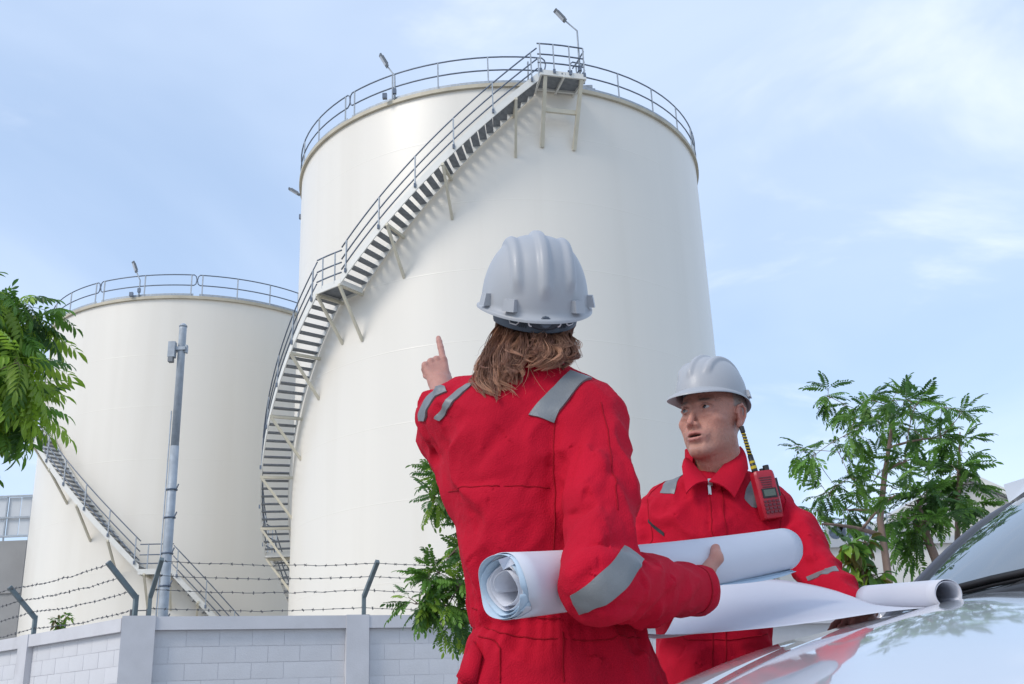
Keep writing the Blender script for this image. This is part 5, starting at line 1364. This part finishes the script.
    C = mixc(C, (.05, .015, .014), hd * np.clip(1.6 * blob(aq, (0, .086, -.0775), (.021, .010, .0036)), 0, 1) * (q[:, 1] < .0935))
    C = mixc(C, (.09, .06, .045), (.92 + .08 * np.sign(n2)) * hd * np.clip(1.5 * blob(np.stack([aq[:, 0], q[:, 1] * 0, q[:, 2] - .0185 + 5 * (aq[:, 0] - .034) ** 2], 1), (.031, 0, 0), (.018, 1, .0040)), 0, 1) * (q[:, 1] > .05))
    C = mixc(C, (.14, .07, .055), .8 * hd * np.clip(1.4 * blob(np.stack([aq[:, 0], q[:, 1] * 0, q[:, 2] - .0052 + 14 * (aq[:, 0] - .032) ** 2], 1), (.032, 0, 0), (.015, 1, .0018)), 0, 1) * (q[:, 1] > .07))
    C = mixc(C, (.40, .19, .15), .5 * hd * blob(aq, (.032, .085, -.010), (.016, .03, .004)))
    gh = hd * np.clip((.018 - q[:, 1] + .25 * (q[:, 2] + .02)) / .012, 0, 1) * np.clip((q[:, 2] + .000 + 1.6 * np.clip(-q[:, 1] - .015, 0, .05)) / .012, 0, 1) * (aq[:, 0] < .0775 + .004 * (q[:, 2] > .03)) * np.clip((-.012 - q[:, 1] + .02) / .01 + (q[:, 2] > .012), 0, 1)
    C = mixc(C, (.27, .24, .22), np.clip(gh, 0, 1) * (.8 + .25 * n2))
    far = ~hd; C[far] = mixc(C[far], (.50, .225, .175), .4 * np.ones(far.sum()))
    colour(me, C)
    root = obj('person', me, label='man in red coveralls and white helmet facing the camera with one hand on the car', cat='person', group='workers in red coveralls')
    for sx in (-1, 1):                                                # eyes
        b = MB(); c = L(sx * .032, .0738, -.001); gz = uniq(uniq((-.80, -.55, .20)))
        up_ = uniq(np.cross(np.cross(gz, (0, 0, 1)), gz)); rt = np.cross(gz, up_); Pq = []; col = []
        angs = [0.02, .16, .17, .30, .42, .47, .50, .7, 1.0, 1.4, 1.9, 2.5, 3.1]
        for a in angs:
            rr = .0123 * s * (1.03 if a < .45 else 1.0); Pq.append([c + rr * (gz * cos(a) + sin(a) * (rt * cos(t) + up_ * sin(t))) for t in np.linspace(0, 2 * pi, 24, endpoint=False)])
            k = (.006, .006, .006) if a < .165 else ((.045, .05, .055) if a < .45 else ((.05, .06, .07) if a < .48 else ((.44, .40, .375) if a < 1.2 else (.55, .38, .34))))
            col += [k] * 24
        b.grid(Pq, closed_v=True, flip=True); em = b.mesh('eye', MP['eye'], True); colour(em, np.array(col)); obj('eye', em, root)
    cv = obj('coverall', G.mesh('coverall', np.array([.2, 2.5, 0]), np.array([1.25, 3.3, 1.56]), .005, MP['red']), root)
    boots(root, hips, (0, -1, 0))
    T = MP['tape']; hs = lambda px: G.hit(px, tmax=6)
    strip(G, hs([(673, 465), (668, 475), (660, 493)]), hs([(681, 466), (679, 478), (674, 494)]), 'reflective_tape', T, root)
    strip(G, hs([(757, 470), (746, 489), (744, 499), (752, 507)]), hs([(777, 478), (768, 485), (763, 497), (756, 508)]), 'reflective_tape', T, root)
    strip(G, hs([(806, 577), (815, 573), (826, 569), (836, 566)]), hs([(808, 581), (817, 577.5), (828, 574), (839, 571)]), 'reflective_tape', T, root)
    band(G, ER * .7 + WR * .3, dirR, .045, .07, 'reflective_tape', T, root)
    sm_ = MP['red_seam']
    seam(G, hs([(709, 484), (711, 510), (714, 545), (714, 600), (713, 640), (713, 684)]), 'seam', sm_, root); seam(G, hs([(721, 487), (724, 515), (727, 545), (727, 600), (726, 684)]), 'seam', sm_, root)
    seam(G, hs([(786, 500), (781, 520), (780, 545), (784, 575)]), 'seam', sm_, root); seam(G, hs([(651, 492), (648, 510), (650, 545)]), 'seam', sm_, root)
    seam(G, hs([(659, 636), (690, 640), (730, 640), (768, 634)]), 'seam', sm_, root); seam(G, hs([(765, 464), (772, 480), (786, 500)]), 'seam', sm_, root)
    seam(G, hs([(672, 468), (660, 478), (651, 492)]), 'seam', sm_, root)
    strip(G, hs([(648, 519), (655, 526), (664, 533)]), hs([(648, 522.5), (655, 529.5), (664, 536.5)]), 'pocket_zip', MP['dark'], root)
    # collar: stand and two pointed flaps
    Z = np.array([0, 0, 1.0])
    nf = at(711, 480, Yb - .12)
    def flap(pts, nm='collar'):
        b = MB(); pts = [np.asarray(p, float) for p in pts]; nrm = uniq(np.cross(pts[1] - pts[0], pts[2] - pts[0])); nrm = nrm if nrm[1] < 0 else -nrm
        n_ = 8; top = [pts[0] + (pts[1] - pts[0]) * f for f in np.linspace(0, 1, n_)]; bot = [pts[3] + (pts[2] - pts[3]) * f for f in np.linspace(0, 1, n_)]
        rows = []
        for g in np.linspace(0, 1, 7):
            rows.append([a + (c - a) * g + nrm * (.012 * sin(pi * g) + .004 + .004 * sin(5 * f)) for (a, c), f in zip(zip(top, bot), np.linspace(0, 1, n_))])
        b.grid(rows); b.grid([[p - nrm * .004 for p in r__] for r__ in rows], flip=True)
        e = lambda R_: list(R_[0]) + [r__[-1] for r__ in R_[1:]] + list(R_[-1][::-1][1:]) + [r__[0] for r__ in R_[::-1][1:-1]]
        b.grid([e(rows), [p - nrm * .004 for p in e(rows)]], closed_v=True)
        b.build(nm, MP['red'], root, True, autosmooth=40)
    flap([at(688, 459, Yb - .035), at(708, 481, Yb - .135), at(686, 493, Yb - .150), at(682, 468, Yb - .085)])
    flap([at(740, 447, Yb - .02), at(709, 481, Yb - .135), at(735, 497, Yb - .150), at(748, 470, Yb - .085)])
    b = MB(); Pq = []
    cc_ = at(714, 462, Yb - .01)
    for z, k in ((-.03, 1.12), (.012, 1.0), (.040, .97), (.042, .93), (.0, .93), (-.03, 1.0)):
        Pq.append([cc_ + np.array([.082 * k * cos(t), .078 * k * sin(t), z + (.012 * sin(t) if z > -.02 else 0)]) for t in np.linspace(-.62, pi + .62, 40)])
    b.grid(Pq, flip=True); b.build('collar_stand', MP['red'], root, True, autosmooth=50)
    b = MB(); Pq = [[cc_ + np.array([.070 * cos(t), .068 * sin(t), z + .012 * sin(t)]) for t in np.linspace(-.5, pi + .5, 30)] for z in (-.02, .043)]; b.grid(Pq, flip=True); b.build('undershirt', MP['shirt'], root, True)
    zp = G.hit([(709.5, 483)])[0] + np.array([0, -.008, .0]); b = MB(); b.box(zp, (.012, .008, .02)); b.box(zp + (-.004, -.004, -.022), (.008, .004, .026)); b.build('zip_puller', MP['zipm'], root)
    tg = G.hit([(768, 574)])[0] + np.array([0, -.006, 0]); b = MB(); b.box(tg, (.022, .004, .05)); b.build('tag', MP['clip'], root); b = MB(); b.box(tg + (0, -.004, -.008), (.022, .003, .016)); b.build('tag_stripe', mat('green_stripe', (.05, .45, .12), .5), root)
    helmet(O + A[2] * .046 + A[1] * -.004, A, root, .89, .010)
    settle(root, (float(at(712, 684, Yb)[0]), Yb, 0))
    return root, G, L
listener, GL, _ = build_listener()

# ------------------------------------------------------------------ radio, paper roll, drawing sheet
MR = dict(
    red=mat('radio_red', (.42, .012, .03), .38, .5, var=.1, vscale=40), key=mat('radio_keys', (.12, .02, .03), .5), lcd=mat('radio_screen', (.10, .13, .10), .2), blk=MT['black'], yel=mat('yellow_ring', (.55, .42, .02), .5),
    paper=mat('paper', (.70, .715, .78), .6, .3, var=.03, vscale=6, trans=.12), paper_in=mat('inner_paper', (.55, .68, .80), .6, .3, trans=.12), ink=mat('blue_edge', (.10, .25, .36), .7))
def build_radio():
    c = GL.hit([(763.5, 497)])[0]; up = uniq(at(757.5, 474, 2.9) - at(769, 521, 2.9)); n = uniq(np.array([.22, -1, .12])); rt = uniq(np.cross(up, n)) * 1; n = np.cross(rt, up); n = n if n[1] < 0 else -n
    rt = np.cross(up, -n) if (np.cross(up, -n))[0] > 0 else np.cross(up, n)
    c = c + n * .022
    r_ = empty('radio', 'red handheld radio with black and yellow aerial clipped to the man\'s chest', 'radio', c)
    ax = (rt, n, up)
    Lc = lambda x, y, z: rt * x + n * y + up * z
    hw, hh, hd = .030, .066, .017; b = MB(); rows = []
    for z, k in ((-hh, .86), (-hh + .004, .95), (-.02, 1.0), (hh - .014, 1.0), (hh - .004, .96), (hh, .88)):
        rows.append([Lc(sx * hw * k * f, sy * hd * k * g, z) for sx, sy, f, g in ((-1, -1, 1, .8), (-1, -1, .85, 1), (1, -1, .85, 1), (1, -1, 1, .8), (1, 1, 1, .7), (1, 1, .82, 1), (-1, 1, .82, 1), (-1, 1, 1, .7))])
    b.grid(rows, closed_v=True); b.f.append(tuple(range(7, -1, -1))); b.f.append(tuple(range(40, 48))); b.build('case', MR['red'], r_, True, autosmooth=35)
    for i in range(5): MB().box(Lc(-.002, hd + .0006, .046 - i * .0065), (.036 - .002 * i, .002, .0026), ax).build('speaker_slot', MR['key'], r_)
    MB().box(Lc(0, hd + .0005, .0025), (.042, .003, .026), ax).build('screen_frame', MR['blk'], r_)
    MB().box(Lc(0, hd + .0018, .0025), (.034, .003, .018), ax).build('screen', MR['lcd'], r_)
    for i in range(4):
        for j in range(4): MB().box(Lc(-.018 + .012 * j, hd + .001, -.020 - .0098 * i), (.009, .003, .0062), ax).build('key', MR['key'], r_)
    MB().box(Lc(hw + .003, .0, .018), (.008, .02, .05), ax).build('side_button', MR['blk'], r_)
    b = MB(); b.tube([Lc(.017, 0, hh - .002), Lc(.017, 0, hh + .016)], .0085, 14); b.build('volume_knob', MR['blk'], r_, True, autosmooth=40)
    b = MB(); b.tube([Lc(.002, 0, hh - .002), Lc(.002, 0, hh + .008)], .006, 12); b.build('channel_knob', MR['blk'], r_, True, autosmooth=40)
    d = uniq(up + rt * -.06); p = Lc(-.018, 0, hh - .002); b = MB(); b.tube([p, p + d * .01, p + d * .05], [.0095, .0085, .0075], 12); an = b.build('aerial', MR['blk'], r_, True)
    for a0, a1, m_, rr in ((.012, .020, 'yel', .009), (.028, .034, 'yel', .0085)):
        b = MB(); b.tube([p + d * a0, p + d * a1], rr, 12); b.build('ring', MR[m_], an, True, autosmooth=40)
    b = MB(); b.tube([p + d * .05, p + d * .122], [.006, .005], 10); b.build('whip', MR['blk'], an, True)
    b = MB(); tt = np.linspace(0, 1, 60); x, y = rt, n; b.tube([p + d * (.052 + .066 * t) + .0058 * (cos(t * 50) * x + sin(t * 50) * y) for t in tt], .0016, 4); b.build('yellow_spiral', MR['yel'], an, True)
    b = MB(); b.tube([p + d * .118, p + d * .135], .007, 12); b.build('tip', MR['blk'], an, True, autosmooth=40)
build_radio()

def build_roll():
    a, e = at(503, 588, 1.81), at(783, 550, 2.38); ax = uniq(e - a); L = np.linalg.norm(e - a)
    x = uniq(np.cross(ax, (0, 0, 1))); y = np.cross(x, ax)             # x towards the viewer's side, y up
    if x[1] > 0: x = -x
    root = empty('paper_roll', 'thick roll of white paper plans tucked under the pointing worker\'s arm', 'paper roll', a)
    r_ = random.Random(2); w = Waves(41, .25, 5)
    def sheet(nm, r0, r1, t0, t1, s0, s1, m_, jag, sag=0.0):
        th = np.linspace(t0, t1, 70); ss = np.linspace(0, 1, 26); rows = []
        for s_ in ss:
            row = []
            for i, t in enumerate(th):
                f = i / 69; rr = r0 + (r1 - r0) * f
                st = s0 + jag * sin(3.1 * t + t0 * 2) + (.018 * max(0, 1 - abs(f - .06) / .06))
                sv = st + (s1 + jag * .6 * sin(2.3 * t) - st) * s_
                ov = 1 + .07 * cos(t - .6) + .012 * w(np.array([[sv * .5, t * .08, r0 * 3]]))[0]
                rr2 = rr * ov * (1 - .20 * s_)
                row.append(ax * sv + rr2 * (x * cos(t) + y * sin(t) * .96) + np.array([0, 0, -.008 * 4 * s_ * (1 - s_)]))
            rows.append(row)
        b = MB(); b.grid(rows); o = b.build(nm, m_, root, True)
        sd = o.modifiers.new('thickness', 'SOLIDIFY'); sd.thickness = .0007; sd.offset = 0
        return o
    sheet('outer_sheet', .0595, .0565, -1.25, 5.6, .0, L, MR['paper'], .004)
    sheet('inner_sheet', .0565, .0535, -.9, 6.0, -.010, L + .006, MR['paper_in'], .005)
    sheet('inner_sheet', .0535, .0500, .4, 7.2, .002, L - .01, MR['paper'], .003)
    sheet('inner_sheet', .0500, .0465, 1.2, 8.0, -.004, L - .006, MR['paper_in'], .004)
    sheet('inner_sheet', .0462, .0250, .9, 16.0, .003, L - .004, MR['paper'], .003)
    # free edges of the inner sheets showing under the roll near its far end
    for k, (o_, d_) in enumerate(((.0, .0), (.006, .005), (.013, .007))):
        rows = []
        for s_ in np.linspace(.62, .985, 14):
            rr = .0575 * (1 - .2 * s_); g = sin(pi * (s_ - .62) / .42)
            p0 = ax * L * s_ + rr * (x * cos(-1.18) + y * sin(-1.18)); p1 = p0 + (x * (.010 + o_) * 1.0 - y * (.006 + d_)) * (.25 + .75 * g)
            rows.append([p0 - x * .004, p0 + (p1 - p0) * .5 - y * .002, p1])
        b = MB(); b.grid(rows); o = b.build('loose_edge', MR['paper_in'] if k != 1 else MR['ink'], root, True); sd = o.modifiers.new('thickness', 'SOLIDIFY'); sd.thickness = .0007
    # torn corner folded outward at the near end
    b = MB(); c0 = .0585 * (x * cos(2.2) + y * sin(2.2))
    c1 = .0585 * (x * cos(1.0) + y * sin(1.0)) * 1.01
    V = [c1, c1 - ax * .030 - y * .004, c1 * .97 - ax * .022 - y * .02, c1 * .96 + x * .01 - y * .012 - ax * .002]
    b.add(V, [(0, 1, 2), (0, 2, 3)]); o = b.build('torn_corner', MR['paper'], root); sd = o.modifiers.new('thickness', 'SOLIDIFY'); sd.thickness = .0007
build_roll()

def build_drawing():
    # small roll resting against the foot of the windscreen, its sheet drawn out towards the two people
    n0 = at(948, 594, 2.16); f0 = at(868, 599, 2.62)
    root = empty('drawing_sheet', 'wide paper drawing unrolled over the bonnet from a small open roll', 'drawing', n0)
    ax = uniq(f0 - n0); L = np.linalg.norm(f0 - n0); x = uniq(np.cross(ax, (0, 0, 1))); y = np.cross(x, ax); x = x if x[0] > 0 else -x
    rows = []
    for s_ in np.linspace(0, 1, 10):
        row = []
        for i in range(64):
            t = -pi / 2 + 0.0 + i / 63 * 4.4 * pi; rr = .0292 - .0022 * i / 63 * 2.2 + .001 * sin(t * 1.3)
            row.append(ax * L * s_ + rr * (x * cos(t) + y * sin(t)) * (1 + .1 * s_))
        rows.append(row)
    b = MB(); b.grid(rows); o = b.build('rolled_end', MR['paper'], root, True); sd = o.modifiers.new('thickness', 'SOLIDIFY'); sd.thickness = .0007
    near = [at(950, 606, 2.16), at(920, 608, 2.15), at(880, 612, 2.13), at(830, 620, 2.11), at(780, 626.5, 2.10), at(730, 631, 2.09), at(690, 634, 2.08), at(655, 635, 2.08), at(640, 633, 2.10)]
    farr = [at(872, 606, 2.62), at(862, 600, 2.66), at(842, 592, 2.68), at(815, 585, 2.70), at(785, 580, 2.70), at(755, 578, 2.69), at(725, 580, 2.67), at(698, 590, 2.64), at(680, 602, 2.6)]
    def rs(Pp, n=40):
        Pp = np.array(Pp); s_ = np.concatenate([[0], np.cumsum(np.linalg.norm(np.diff(Pp, axis=0), axis=1))]); t = np.linspace(0, s_[-1], n)
        Q = np.stack([np.interp(t, s_, Pp[:, i]) for i in range(3)], 1)
        for _ in range(4): Q[1:-1] = (Q[:-2] + 2 * Q[1:-1] + Q[2:]) / 4
        return Q
    A_, B_ = rs(near), rs(farr); w = Waves(51, .3, 5); rows = []
    for i in range(40):
        row = []
        for g in np.linspace(0, 1, 22):
            p = A_[i] + (B_[i] - A_[i]) * g; u = i / 39
            p = p + np.array([0, 0, 1]) * (-.030 * 4 * g * (1 - g) * (.2 + u) + .003 * w(p[None])[0] * sin(pi * g))
            row.append(p - n0)
        rows.append(row)
    b = MB(); b.grid(rows, flip=True); o = b.build('sheet', MR['paper'], root, True); sd = o.modifiers.new('thickness', 'SOLIDIFY'); sd.thickness = .0007
build_drawing()
